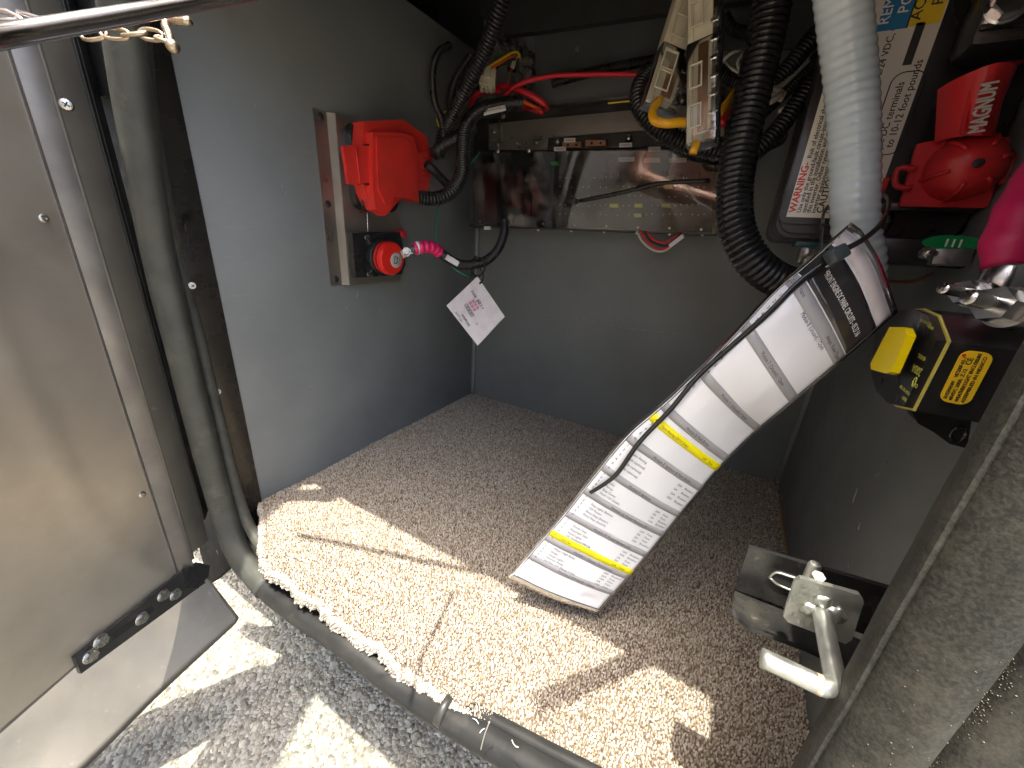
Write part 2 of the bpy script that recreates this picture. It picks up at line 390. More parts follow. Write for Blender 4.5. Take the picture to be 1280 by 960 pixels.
def scatter(name, P, A, S, tmpl_v, tmpl_f, mat, parent, tint, jitter=0.25):
    """one mesh of many small irregular lumps: P positions, A yaw, S xyz sizes"""
    n = len(P); tv = np.array(tmpl_v, np.float32); nv = len(tv)
    V = tv[None] * S[:, None, :] * (1 + rng.uniform(-jitter, jitter, (n, nv, 1)))
    c, s = np.cos(A)[:, None], np.sin(A)[:, None]
    x = V[..., 0] * c - V[..., 1] * s; y = V[..., 0] * s + V[..., 1] * c
    V = np.stack([x, y, V[..., 2]], -1) + P[:, None, :]
    tf = np.array(tmpl_f, np.int32); k = tf.shape[1]
    Fc = (tf[None] + (np.arange(n) * nv)[:, None, None]).reshape(-1)
    me = bpy.data.meshes.new(name); me.vertices.add(n * nv); me.vertices.foreach_set('co', V.astype(np.float32).ravel())
    nf = n * len(tf); me.loops.add(nf * k); me.loops.foreach_set('vertex_index', Fc)
    me.polygons.add(nf); me.polygons.foreach_set('loop_start', np.arange(0, nf * k, k, dtype=np.int32))
    me.update(calc_edges=True)
    at = me.attributes.new('tint', 'FLOAT', 'POINT'); at.data.foreach_set('value', np.repeat(tint, nv).astype(np.float32))
    return link(name, me, mat, parent, smooth='all')
def octa():
    v = [(1, 0, 0), (.5, .87, 0), (-.5, .87, 0), (-1, 0, 0), (-.5, -.87, 0), (.5, -.87, 0), (.5, .29, .8), (-.5, .29, .8), (0, -.58, .8), (0, 0, -.5)]
    f = [(6, 7, 8), (0, 1, 6), (1, 2, 6), (2, 7, 6), (2, 3, 7), (3, 4, 7), (4, 8, 7), (4, 5, 8), (5, 0, 8), (0, 6, 8),
         (9, 1, 0), (9, 2, 1), (9, 3, 2), (9, 4, 3), (9, 5, 4), (9, 0, 5)]
    return v, f
ov, of = octa()
st = .0062; xs = np.arange(-1.75, .15, st); ys = np.arange(-.45, .75, st)
Xg, Yg = np.meshgrid(xs, ys); n = Xg.size
px = Xg.ravel() + rng.uniform(-.5, .5, n) * st; py = Yg.ravel() + rng.uniform(-.5, .5, n) * st
keep = rng.random(n) < .80; px, py = px[keep], py[keep]; n = len(px)
hz = np.array([.006 * noise.noise(Vector((a * 9, b * 9, 0))) + .004 * noise.noise(Vector((a * 40, b * 40, 3))) for a, b in zip(px, py)])
sz = rng.gamma(4, .0030 / 4, n)[:, None] * rng.uniform(.7, 1.25, (n, 3)); sz[:, 2] *= .75
gravel = scatter('gravel_chips', np.stack([px, py, hz - .0006], -1), rng.uniform(0, 6.3, n), sz, ov, of,
    tinted('stone_chips', [(0, (.17, .155, .12)), (.12, (.25, .235, .185)), (.5, (.31, .295, .24)), (.9, (.38, .365, .305)), (1, (.29, .24, .17))], .85), None, rng.random(n))
for p in gravel.data.polygons: pass
gravel.data.polygons.foreach_set('use_smooth', [False] * len(gravel.data.polygons))
tag(gravel, kind='stuff', label='loose pale stone chips bound in the asphalt below the sill', cat='gravel')

# --- compartment shell
ZT = X(525, 12, XL).z
def struct(o): return tag(o, kind='structure')
struct(box('bay_floor', (XL + .02, YF + .045, FZ - .034), (XR - .002, YB + .01, FZ - .014), M['wood'], bev=.001))
struct(box('wall_left', (XL - .012, .258, FZ - .03), (XL, YB + .012, ZT), M['wall'], bev=.0015))
struct(box('wall_back', (XL + .001, YB, FZ - .03), (XR + .30, YB + .012, 1.30), M['wall'], bev=.0015))
struct(box('wall_right', (XR, YF + .01, FZ - .10), (XR + .012, YB - .001, 1.30), M['wall'], bev=.0015))
struct(box('ceiling', (XL - .30, YF - .02, 1.33), (XR + .35, YB + .30, 1.36), M['ceil'], bev=.002))
struct(box('upper_side_liner', (XL - .16, YF + .04, ZT - .20), (XL - .13, YB + .013, 1.329), M['ceil'], bev=.002))
struct(box('upper_end_liner', (XL - .30, YB + .014, .95), (XR + .35, YB + .03, 1.329), M['ceil'], bev=.002))
struct(box('underbody', (-3.2, YF + .02, FZ - .075), (3.2, 2.6, FZ - .05), M['dark'], bev=.002))
# outer skin of the coach round the opening
HZ = CAMZ + .240
struct(box('header', (-3.0, .197, HZ), (3.0, .250, 2.6), M['coach'], bev=.008))
struct(box('coach_side_left', (-3.0, .235, FZ - .06), (-.764, .265, HZ - .001), M['coach'], bev=.004))
struct(box('coach_side_right', (.205, .200, FZ - .06), (3.0, .250, HZ - .001), M['coach'], bev=.004))
struct(box('jamb_left', (-.762, .2215, FZ - .05), (XL - .001, .257, HZ + .3), M['block'], bev=.002))
# vertical grey bead where the left and back panels meet
struct(tube('corner_bead', [(XL + .003, YB - .003, FZ - .01), (XL + .003, YB - .003, .9)], .006, M['wall'], step=.05))
# folds of the back panel, right corner bead
struct(tube('corner_bead', [(XR - .001, YB - .002, FZ - .01), (XR - .001, YB - .002, 1.2)], .007, M['wall'], step=.05))

# ------------------------------------------------------------------ carpet
CX0, CX1, CY0, CY1 = XL + .002, XR - .003, .193, YB - .003
carpet = thing('carpet', 'speckled beige and brown cut pile carpet covering the compartment floor', 'carpet', ((CX0 + CX1) / 2, .5, FZ - .012))
def cline(x): return max(CY0, .252 - (x + .575) * .56)
def csurf(x, y):
    return FZ - .004 + .003 * noise.noise(Vector((x * 7, y * 7, 1))) + (.006 * max(0, 1 - (y - CY0) / .05) * (noise.noise(Vector((x * 14, 0, 0))) )) - .010 * max(0, 1 - (y - CY0 + .004) / .02) ** 2
vs, fs = [], []; gxs = np.linspace(CX0, CX1, 90); gys = np.linspace(CY0, CY1, 80)
for y in gys:
    for x in gxs: yy = max(y, cline(x) + .001); vs.append((x, yy + (y - CY0) * 1e-4, csurf(x, yy) - .002))
for j in range(79):
    for i in range(89): fs.append((j * 90 + i, j * 90 + i + 1, (j + 1) * 90 + i + 1, (j + 1) * 90 + i))
nb = len(vs)
for i in range(90): x, y, z = vs[i]; vs.append((x, y, FZ - .0135))
for i in range(89): fs.append((i, nb + i, nb + i + 1, i + 1))
nr = len(vs)
for j in range(80): x, y, z = vs[j * 90 + 89]; vs.append((x, y, FZ - .0135))
for j in range(79): fs.append((j * 90 + 89, nr + j, nr + j + 1, (j + 1) * 90 + 89))
pydata('backing', vs, fs, pbr('carpet_backing', (.12, .09, .07), .95), carpet)
st = .0021
def tuftfield(x0, x1, y0, y1, st, keep=1.0):
    xs = np.arange(x0, x1, st); ys = np.arange(y0, y1, st); Xg, Yg = np.meshgrid(xs, ys); n = Xg.size
    return Xg.ravel() + rng.uniform(-.45, .45, n) * st, Yg.ravel() + rng.uniform(-.45, .45, n) * st
px, py = tuftfield(CX0 - .002, CX1 + .002, CY0 - .002, CY1 + .001, st)
corner = (px < XL + .02) & (py < .26)
# ragged front edge
wob = np.array([.004 * noise.noise(Vector((a * 30, 0, 5))) + .0035 * noise.noise(Vector((a * 110, 0, 9))) for a in px])
keep = py > np.array([cline(a) for a in px]) + wob * .8 - .001
px, py = px[keep], py[keep]; n = len(px)
pz = np.array([csurf(a, b) for a, b in zip(px, py)])
S = np.stack([rng.uniform(.0008, .0013, n), rng.uniform(.0008, .0013, n), rng.uniform(.0014, .0032, n)], -1)
pile_mat = tinted('carpet_pile', [(0, (.10, .07, .045)), (.14, (.18, .135, .09)), (.36, (.29, .235, .175)), (.60, (.38, .335, .27)), (.85, (.46, .425, .36)), (1, (.58, .55, .49))], .95, spec=.1)
tv = [(1, 0, -.3), (.31, .95, -.3), (-.81, .59, -.3), (-.81, -.59, -.3), (.31, -.95, -.3), (.7, .1, .6), (-.3, .65, .6), (-.3, -.6, .6), (.1, .0, 1)]
tf = [(0, 1, 5), (1, 6, 5), (1, 2, 6), (2, 3, 7), (2, 7, 6), (3, 4, 7), (4, 0, 5), (4, 5, 7), (5, 6, 8), (6, 7, 8), (7, 5, 8)]
tintv = np.clip(rng.beta(1.7, 1.3, n), 0, 1)
pile = scatter('pile', np.stack([px, py, pz], -1), rng.uniform(0, 6.3, n), S, tv, tf, pile_mat, carpet, tintv, .3)
pile['kind'] = 'stuff'
# frayed yarn loops hanging over the front edge and at the back right corner
n = 7000; fx = rng.uniform(CX0, CX1, n)
fw = np.array([.004 * noise.noise(Vector((a * 30, 0, 5))) + .0035 * noise.noise(Vector((a * 110, 0, 9))) for a in fx])
fdrop = rng.uniform(0, 1, n) ** 1.3; fy = np.array([cline(a) for a in fx]) + fw * .8 - .0005 - .002 * fdrop + rng.uniform(-.002, .002, n); fz = np.array([csurf(a, b) for a, b in zip(fx, fy)]) - fdrop * .009
S = np.stack([rng.uniform(.0012, .002, n), rng.uniform(.0014, .0032, n), rng.uniform(.0012, .0028, n)], -1)
fr = scatter('frayed_edge', np.stack([fx, fy, fz], -1), rng.uniform(-.5, .5, n), S, ov, of, pile_mat, carpet, rng.uniform(.5, 1, n), .3); fr['kind'] = 'stuff'
bm = bmesh.new()
for k in range(26):
    p = Vector((XR - .006 + rnd.uniform(-.012, .006), rnd.uniform(.74, .83), FZ + .001)) if k < 14 else Vector((rnd.uniform(CX0 + .1, CX1), CY0 - .002, FZ - .002))
    d = Vector((rnd.uniform(-1, 1), rnd.uniform(-1, .4), rnd.uniform(.1, .9) if k < 14 else rnd.uniform(-.8, .1))) * rnd.uniform(.004, .011)
    add_tube(bm, [p, p + d * .6 + Vector((0, 0, .003)), p + d], .00028, .002, 5)
f_ = frombm('loose_thread', bm, M['white'], carpet); f_['kind'] = 'stuff'
struct(box('floor_edge_board', (XR - .004, .62, FZ - .014), (XR - .0005, YB - .035, FZ - .0005), M['wood'], bev=.0005))

# ------------------------------------------------------------------ door seal round the opening
seal = thing('door_seal', 'dusty grey rubber door seal running down the left jamb and along the sill', 'seal', (-.56, .20, .36))
ctr = [(146, -60), (150, 10), (157, 60), (170, 150), (195, 300), (225, 430), (247, 520), (268, 600), (284, 655), (302, 697), (334, 735), (374, 767), (430, 803), (505, 860), (572, 902), (655, 951), (760, 1010), (900, 1090)]
pts = []
for (a, b) in ctr:
    y = .200
    if b > 640: y = .200 - .010 * min(1, (b - 640) / 120)
    pts.append(Y(a, b, y))
SEALP = pts
def bump_r(r):
    def f(i, a): return r * (1 + .04 * noise.noise(Vector((i * .12, a, 0))) + (.10 if math.cos(a * 2 + .4) > .8 else 0))
    return f
side = pts[:11]; sillp = pts[9:]
tube('side_bulb', side, .0175, M['rubber'], seal, step=.008, n=20, rfun=bump_r(.0155))
tube('sill_bulb', sillp, .016, M['sill'], seal, step=.008, n=20, rfun=lambda i, a: .0135 * (1 + .03 * noise.noise(Vector((i * .15, a, 7)))))
inner = [Y(a, b, y) for a, b, y in ((168, -60, .224), (172, 10, .224), (179, 60, .224), (189, 150, .224), (217, 300, .224), (250, 430, .224), (272, 520, .224), (292, 600, .222), (306, 645, .220), (322, 676, .212), (338, 700, .206))]
tube('inner_lip', inner, .0075, M['rubber'], seal, step=.008, n=12)
tube('lip_crease', [p + Vector((-.004, -.011, 0)) for p in inner[:-2]], .0022, M['sill'], seal, step=.01, n=8)
edge = [p + Vector((-.0155, -.008, 0)) for p in side[:-1]]
tube('outer_fin', edge, .0022, M['rubber'], seal, step=.008, n=6)
tube('seal_joint_band', [Y(553, 884, .190), Y(560, 890, .190)], .0146, M['dark'], seal, step=.003, n=20)
tube('sill_lip', [p + Vector((0, .012, .008)) for p in sillp[2:]], .0065, M['sill'], seal, step=.01, n=10)
th = thing('lint_threads', 'fine pale threads caught across the dark sill seal', 'thread', Y(605, 905, .18))
for a in ([(612, 902), (607, 915), (604, 925), (601, 937)], [(640, 925), (643, 932), (648, 934)]):
    tube('thread', [Y(x_, y_, .172) for x_, y_ in a], .0005, M['grime'], th, step=.003, n=5)

# metal angle between the seal and the grey side panel
jam = thing('jamb_angle', 'dark metal jamb angle with two bright screws beside the left panel', 'metal angle', (XL, .25, FZ))
box('angle_face', (XL - .001, .226, FZ - .012), (XL + .0018, .2575, 1.30), pbr('jamb_dark_bronze', (.035, .032, .028), .28, .5, c2=(.05, .045, .038), scale=9, rvar=.08, dirt=(.01, .01, .01), dscale=24, dpos=(.6, .7)), jam, .0004)
for (a, b) in ((240, 357), (272, 490)):
    screw('screw', X(a, b, XL + .002), (1, 0, 0), .0042, [M['white'], M['slot']], jam)
for (a, b, r) in ((235, 302, .0025), (299, 596, .0016), (231, 262, .0016)):
    lathe('hole', frame(X(a, b, XL + .0019), (0, 1, 0), (1, 0, 0)), [(r, 0), (r, .0003)], M['slot'], jam, 10)
# black sealant smears
for (a, b, s) in ((238, 318, .012), (232, 285, .007), (236, 300, .006), (310, 628, .010), (240, 372, .006)):
    lathe('sealant_blob', frame(X(a, b, XL + .0015), (0, 1, 0), (1, 0, 0)) @ Matrix.Diagonal((.6, 1.6, 1, 1)), [(s * .5, 0), (s * .45, .0009), (s * .2, .0013)], M['slot'], jam, 12)

# black corner block at the foot of the jamb
blk = thing('corner_block', 'black rubber corner block below the foot of the left seal', 'corner block', Y(268, 700, .165))
pl = [(243, 628), (258, 621), (272, 623), (282, 634), (286, 655), (292, 690), (293, 704), (282, 713), (258, 717), (250, 690), (244, 650)]
Mb = frame(Y(268, 670, .206), (1, 0, 0), (0, -1, 0)); Mi = Mb.inverted()
prism('block', [(Mi @ Y(a, b, .206))[:2] for a, b in pl][::-1], Mb, -.010, .0, M['block'], blk, .003)
prism('block_lip', [(Mi @ Y(a, b, .206))[:2] for a, b in [(256, 716), (286, 692), (294, 704), (272, 722), (262, 731), (252, 724)]][::-1], Mb, -.02, .004, M['block'], blk, .002)
for (a, b) in ((272, 690), (262, 640)):
    lathe('hole', frame(Y(a, b, .2055), (1, 0, 0), (0, -1, 0)), [(.004, 0), (.004, .0006)], M['slot'], blk, 14)

# ------------------------------------------------------------------ the open compartment door
H = Vector((-.600, .140, CAMZ - .485)); dv = Vector((.39, -.92, 0)).normalized(); nv = Vector((.92, .39, 0)).normalized()
door = thing('compartment_door', 'open metal compartment door with dull aluminium lining at the left edge', 'door', H)
MD = frame(H, dv, nv)       # local x along the door away from the hinge, z out of its inner face, y ...
if MD.col[1][2] < 0:        # make local y point up
    MD = Matrix((dv, Vector((0, 0, 1)), nv)).transposed().to_4x4(); MD.translation = H
MDi = MD.inverted()
def on_door(px_, py_, zoff=0.0):
    """where the view of (px,py) meets the door's inner face, in door coordinates"""
    r = ray(px_, py_); p0 = H + nv * zoff; t = (p0 - CAM).dot(nv) / r.dot(nv); return MDi @ (CAM + r * t)
# lining sheet with a shallow pressed rib
vs, fs = [], []; NXD, NYD = 60, 70
for j in range(NYD + 1):
    for i in range(NXD + 1):
        x = .60 * i / NXD; y = 1.3 * j / NYD
        rx = .060 + .02 * math.sin(y * 3) - .05 * max(0, .14 - y) / .14
        z = .0018 * math.exp(-((x - rx) / .007) ** 2) + .0012 * noise.noise(Vector((x * 5, y * 4, 0)))
        vs.append(MD @ Vector((x, y, z)))
for j in range(NYD):
    for i in range(NXD): k = j * (NXD + 1) + i; fs.append((k, k + 1, k + NXD + 2, k + NXD + 1))
pydata('lining_sheet', vs, fs, M['alu'], door, 'all')
box('door_core', (0, 0, -.03), (.60, 1.3, -.002), M['alud'], door, .001, MD)
bm = bmesh.new()
add_box(bm, MD, (-.002, -.002, -.0015), (.6, .0012, .0008), 0)
add_box(bm, MD, (-.0012, 0, -.0015), (.0012, 1.3, .0012), 0)
frombm('sheet_hem', bm, M['alud'], door)
# rivets of the lining
for (a, b) in ((55, 273), (178, 618)):
    q = on_door(a, b); lathe('rivet', MD @ T(*q), [(.0042, 0), (.0042, .0006), (.003, .0016), (.0014, .0019), (.0013, .001)], M['bolt'], door, 16)
for y in (.02, .24, .48): pass
# hinge side extrusion: two long faces
def wall_strip(name, A, B, z0, z1, mat, parent, t=.003):
    A = Vector((A[0], A[1], 0)); B = Vector((B[0], B[1], 0)); d = (B - A).normalized(); nrm = Vector((d.y, -d.x, 0))
    Mx = Matrix((d, nrm, Vector((0, 0, 1)))).transposed().to_4x4(); Mx.translation = A
    return box(name, (0, 0, z0), ((B - A).length, -t, z1) if False else ((B - A).length, t, z1), mat, parent, .0006, Mx)
zb = H.z - .004
wall_strip('hinge_flange', (-.6005, .1415), (-.5985, .1590), zb, 1.6, M['alud'], door)
wall_strip('hinge_flange', (-.5985, .1592), (-.6080, .1850), zb + .03, 1.6, M['alu2'], door)
tube('hinge_rib', [(-.5975, .1600, zb + .02), (-.5975, .1600, 1.6)], .0022, M['alu2'], door, step=.1, n=10)
wall_strip('hinge_leaf', (-.615, .1880), (-.640, .2050), zb + .06, 1.6, M['dark'], door)
tube('hinge_wire_edge', [(-.6150, .1900, zb + .08), (-.6150, .1900, 1.6)], .0008, M['alu'], door, step=.1, n=6)
tube('hinge_wire_edge', [(-.6205, .1950, zb + .14), (-.6205, .1950, 1.6)], .0007, M['alu2'], door, step=.1, n=6)
for (a, b, x_, y_) in ((83, 131, -.600, .1625), (208, 553, -.603, .172)):
    r = ray(a, b); k = y_ / r.y; p = CAM + r * k
    screw('screw', p, (.93, -.35, 0), .0052, SC, door)
# bolted slotted strap along the bottom of the lining
q = [on_door(a, b, .004) for a, b in ((236, 706), (92, 822), (100, 842), (256, 728))]
prism('strap', [(v.x, v.y) for v in q], MD, .001, .0055, M['dark'], door, .0006)
pp = [on_door(a, b, .006) for a, b in ((228, 712), (246, 703), (258, 706), (256, 720), (243, 735), (232, 734))]
prism('strap_tip', [(v.x, v.y) for v in pp], MD, .004, .012, M['plastic'], door, .002)
q2 = [on_door(a, b, .006) for a, b in ((190, 757), (141, 793), (144, 799), (194, 763))]
prism('strap_slot', [(v.x, v.y) for v in q2], MD, .0052, .0058, M['slot'], door, 0)
for (a, b) in ((204, 744), (219, 743), (177, 773), (126, 801), (113, 820)):
    q = on_door(a, b, .006); hexbolt('bolt', MD @ Vector((q.x, q.y, .0055)), nv, .0062, .005, M['bolt'], door)
# curved lower skirt of the door's outer skin
top = [(-280, 1090, .43), (-15, 885, .53), (85, 812, .565), (222, 712, .600), (255, 715, .605)]
bot = [(-110, 1160, .44), (105, 962, .535), (200, 868, .565), (290, 784, .600), (299, 772, .605)]
vs, fs = [], []; NU, NV = 40, 16
def along(L, t):
    s = t * (len(L) - 1); i = min(len(L) - 2, int(s)); f = s - i
    return tuple(L[i][k] * (1 - f) + L[i + 1][k] * f for k in range(3))
tl = catmull([D(*p) for p in top], .01); bl = catmull([D(*p) for p in bot], .01)
def at(L, t): s = t * (len(L) - 1); i = min(len(L) - 2, int(s)); return L[i].lerp(L[i + 1], s - i)
for side_ in (0, 1):
    for i in range(NU + 1):
        for j in range(NV + 1):
            t = j / NV; u = i / NU
            A = at(tl, u); B = at(bl, u)
            if u > .93:    # rounded lower corner
                pass
            p = A.lerp(B, t) - nv * (.012 * math.sin(math.pi * min(1, t * 1.05)) - .006 * math.sin(2 * math.pi * t)) * min(1, (1 - u) * 5) - nv * side_ * .0025
            vs.append(p)
nn = (NU + 1) * (NV + 1)
for i in range(NU):
    for j in range(NV):
        k = i * (NV + 1) + j; fs.append((k, k + 1, k + NV + 2, k + NV + 1)); fs.append(tuple(nn + z for z in (k, k + NV + 1, k + NV + 2, k + 1)))
for i in range(NU): k = i * (NV + 1) + NV; fs.append((k, nn + k, nn + k + NV + 1, k + NV + 1))
for j in range(NV): k = NU * (NV + 1) + j; fs.append((k, k + 1, nn + k + 1, nn + k))
pydata('skirt', vs, fs, M['alu2'], door, 'all')

# black bumper pad at the top of the hinge side
pad = thing('bumper_pad', 'black worn rubber pad hanging beside the top of the left seal', 'pad', Y(110, 100, .207))
Mb = frame(Y(105, 80, .207), (1, 0, 0), (0, -1, 0)); Mi = Mb.inverted()
prism('pad', [(Mi @ Y(a, b, .207))[:2] for a, b in [(40, 20), (64, 62), (80, 105), (90, 115), (112, 121), (133, 120), (131, 80), (126, 20), (118, -30), (30, -30)]], Mb, -.004, 0, M['plastic'], pad, .0015)
for a, b in ((112, 46), (118, 98)):
    lathe('hole', frame(Y(a, b, .2067), (1, 0, 0), (0, -1, 0)), [(.0028, 0), (.0028, .0005)], M['slot'], pad, 12)

# ------------------------------------------------------------------ chrome stay rod and chain
rod = thing('stay_rod', 'shiny chrome stay rod crossing the top left corner', 'rod', D(150, 22, .23))
A = D(-60, 55, .083); B = D(0, 46, .097); C_ = D(230, 6, .139); E_ = D(300, -6, .158)
tube('shaft', [A + (A - B) * 1.2, A, B, C_, E_, E_ + (E_ - C_) * 2.2], .0025, M['chrome'], rod, step=.02, n=24)
lathe('end_ferrule', frame(E_ + (E_ - C_) * 2.2, Vector((0, 0, 1)).cross(E_ - C_), (E_ - C_)), [(.0035, -.006), (.0035, .006), (.002, .007)], M['dark'], rod)
chain = thing('hook_chain', 'short brassy chain and hook under the chrome rod', 'chain', D(190, 42, .148))
def link_of(p, q, r, wdt, mat, nm='chain_link'):
    p = Vector(p); q = Vector(q); d = q - p; L = d.length; dn = d.normalized(); s = dn.cross(AZ).normalized()
    if rnd.random() < .5: s = (s + AZ * .9).normalized()
    loop = []
    for k in range(17):
        a = 2 * math.pi * k / 16; cx = math.cos(a); cy = math.sin(a)
        loop.append(p + dn * (L / 2 + (L / 2) * (abs(cx) ** .8) * (1 if cx > 0 else -1)) + s * (wdt * cy))
    tube(nm, loop, r, mat, chain, step=.0008, n=8)
brass = pbr('dull_brass', (.50, .42, .30), .3, .95, c2=(.36, .29, .20), scale=80, rvar=.1)
lk = [(106, 45), (130, 41), (158, 44), (178, 41), (200, 46), (212, 52)]
for a, b in zip(lk, lk[1:]): link_of(D(a[0] - 4, a[1], .148), D(b[0] + 4, b[1], .148), .0007, .0020, brass)
tube('hook', [D(238, 26, .15), D(222, 27, .15), D(209, 24, .15), D(207, 34, .149), D(211, 42, .148), D(215, 58, .148)], .0014, brass, chain, step=.002, n=10)
bm = bmesh.new(); bmesh.ops.create_uvsphere(bm, u_segments=14, v_segments=10, radius=.0023)
for v in bm.verts: v.co = D(216, 58, .148) + v.co
frombm('hook_ball', bm, brass, chain)
ch2 = thing('spring_wire', 'bright bent wire links resting above the chrome rod at the far left', 'wire', D(20, 22, .115))
for a in ([(-20, 12), (6, 14), (24, 22), (34, 30)], [(-20, 26), (8, 26), (24, 24), (22, 15), (44, 22), (64, 27)], [(-10, 36), (14, 33), (30, 28), (50, 31), (62, 30)]):
    tube('wire', [D(x_, y_, .108) for x_, y_ in a], .0007, M['chrome'], ch2, step=.003, n=8)
# unseen stay and strap, added above the frame to cast shadow lines on the carpet
st2 = thing('shadow_stay', 'thin unseen stay added above the opening to cast a shadow line', 'stay', (-.3, .15, 1.1))
tube('shaft', [(-.47, .092, CAMZ + .33), (-.19, .170, CAMZ + .42)], .0045, M['dark'], st2, step=.05)
st3 = thing('shadow_strap', 'dark unseen strap added above the opening to cast a slanting shadow', 'strap', (-.04, .1, 1.15))
Ms = frame((-.035, .136, CAMZ + .33), Vector((.078, .095, .02)), (0, 0, 1)); box('strap', (-.07, -.011, -.001), (.07, .011, .001), M['dark'], st3, .0006, Ms)

# ------------------------------------------------------------------ steel plate on the left wall with the red receptacle cover and the inlet
c = [X(390, 135, XL), X(412, 357, XL), X(505, 345, XL + .012), X(530, 160, XL + .012)]
pz0, pz1 = c[1].z, c[0].z; py0, py1 = c[0].y, c[0].y + .150
plate = thing('mounting_plate', 'bare metal mounting plate screwed to the left grey panel', 'mounting plate', (XL, (py0 + py1) / 2, pz0))
PL = Matrix(((0, 0, 1, XL), (1, 0, 0, 0), (0, 1, 0, 0), (0, 0, 0, 1)))   # local x = world y, local y = world z, local z = out of the wall
prism('flange', [(py0, pz0), (py0 + .021, pz0), (py0 + .021, pz1), (py0, pz1)], PL, .0002, .0022, M['steel'], plate, .0005)
bm = bmesh.new()
add_prism(bm, [(py0 + .0205, 0), (py0 + .0225, 0), (py0 + .030, .012), (py0 + .0275, .0125)][::-1], Matrix(((0, 1, 0, XL), (1, 0, 0, 0), (0, 0, 1, 0), (0, 0, 0, 1))), pz0, pz1, 0)
frombm('bend', bm, M['steel'], plate)
prism('raised_face', [(py0 + .028, pz0), (py1, pz0), (py1, pz1), (py0 + .028, pz1)], PL, .0110, .0132, M['steel'], plate, .0008)
prism('far_leg', [(py1 - .002, pz0), (py1, pz0), (py1, pz1), (py1 - .002, pz1)], PL, .0003, .0109, M['steel'], plate, .0003)
for (a, b) in ((401, 146), (410, 255), (420, 349)):
    screw('screw', X(a, b, XL + .0022), (1, 0, 0), .0052, SCD, plate)
PF = XL + .0132
def wallp(pxs, x): return [((v.y), (v.z)) for v in (X(a, b, x) for a, b in pxs)]
# red hinged receptacle cover
rec = thing('outlet_cover', 'bright red hinged outlet cover on the upper half of the metal plate', 'outlet cover', (PF, (py0 + py1) / 2, c[0].z - .12))
yc0, yc1 = X(442, 200, PF).y, X(505, 200, PF + .03).y
zt, zb_ = X(450, 155, PF).z, X(460, 262, PF).z
xo = PF
# black gasket body
prism('gasket_body', rrect(.092, .122, .02, 6, (py0 + .030 + .057), (zt + zb_) / 2 - .001), PL, .0133, .028, M['plastic'], rec, .003)
xf = XL + .068     # outer face of the lid
lid_back = wallp([(450, 152), (500, 150), (528, 170), (537, 200), (530, 250), (520, 253), (498, 246), (480, 268), (462, 262), (452, 240), (447, 195)], XL + .042)
prism('lid_rim', lid_back[::-1], PL, .026, .050, M['red'], rec, .006, 4)
lid_f = wallp([(466, 165), (504, 166), (517, 172), (522, 190), (523, 235), (520, 247), (492, 246), (489, 262), (481, 270), (470, 262), (466, 235)], XL + .064)
prism('lid_face', lid_f[::-1], PL, .046, .064, M['red'], rec, .007, 4)
recf = wallp([(471, 171), (504, 172), (514, 178), (517, 195), (518, 232), (513, 241), (487, 241), (482, 255), (473, 235)], XL + .0665)
prism('lid_panel', recf[::-1], PL, .0635, .0665, M['red'], rec, .002, 2)
clip = wallp([(429, 182), (462, 181), (462, 232), (436, 230)], XL + .056)
prism('latch_tab', clip[::-1], PL, .050, .056, M['red'], rec, .0015)
tube('tab_ridge', [X(445, 184, XL + .058), X(450, 229, XL + .058)], .0012, M['red'], rec, step=.01, n=8)
for (a, b) in ((181, 178), (230, 235)):
    q = wallp([(455, a - 1), (463, a - 1), (463, a + 1.2), (455, a + 1.2)], XL + .0563)
    prism('slit', q[::-1], PL, .0558, .0564, M['slot'], rec, 0)
t2 = wallp([(520, 190), (537, 190), (538, 224), (522, 226)], XL + .060)
prism('ribbed_tab', t2[::-1], PL, .050, .058, M['red'], rec, .002)
for k in range(6):
    b = 194 + 5.5 * k
    tube('tab_rib', [X(528, b, XL + .060), X(537, b, XL + .060)], .0008, M['red'], rec, step=.006, n=6)
tube('hinge_pin', [X(459, 262, XL + .03), X(460, 290, XL + .03)], .0012, M['bolt'], rec, step=.01, n=8)
tube('pin_spring', [X(456, 240, XL + .036), X(453, 255, XL + .034), X(458, 264, XL + .030)], .0022, M['plastic'], rec, step=.003, n=8)
# black battery inlet with the red rotary cap
inl = thing('inlet_socket', 'square black socket with a round red cap on the lower half of the plate', 'socket', (PF, c[1].y + .09, c[1].z + .02))
bq = wallp([(439, 291), (500, 290), (506, 330), (500, 343), (444, 347)], XL + .024)
prism('socket_body', bq[::-1], PL, .0134, .026, M['plastic'], inl, .0015)
bq = wallp([(462, 293), (500, 290), (505, 312), (503, 342), (466, 346)], XL + .036)
prism('socket_collar', bq[::-1], PL, .024, .036, M['plastic'], inl, .005, 4)
cc = X(482, 322, XL + .046)
Mc = frame(cc, (0, 1, 0), (1, .30, -.05))
lathe('cap_base', Mc, [(.030, -.014), (.0315, -.010), (.0315, -.002), (.029, .0)], M['plastic'], inl, 36)
lathe('red_cap', Mc, [(.0265, -.002), (.0275, .004), (.0275, .014), (.025, .018), (.010, .0185), (.0, .0185)][:5], M['redc'], inl, 36)
lathe('cap_groove', Mc, [(.0279, .006), (.0281, .007), (.0279, .008)], M['slot'], inl, 36)
lathe('cap_disc', Mc @ T(.006, -.002, 0), [(.0125, .0180), (.0125, .0196), (.0118, .0200)], M['silver'], inl, 30)
Mt = Mc @ T(.006, -.002, .0202) @ Matrix.Rotation(R_(-98), 4, 'Z')
bm = bmesh.new()
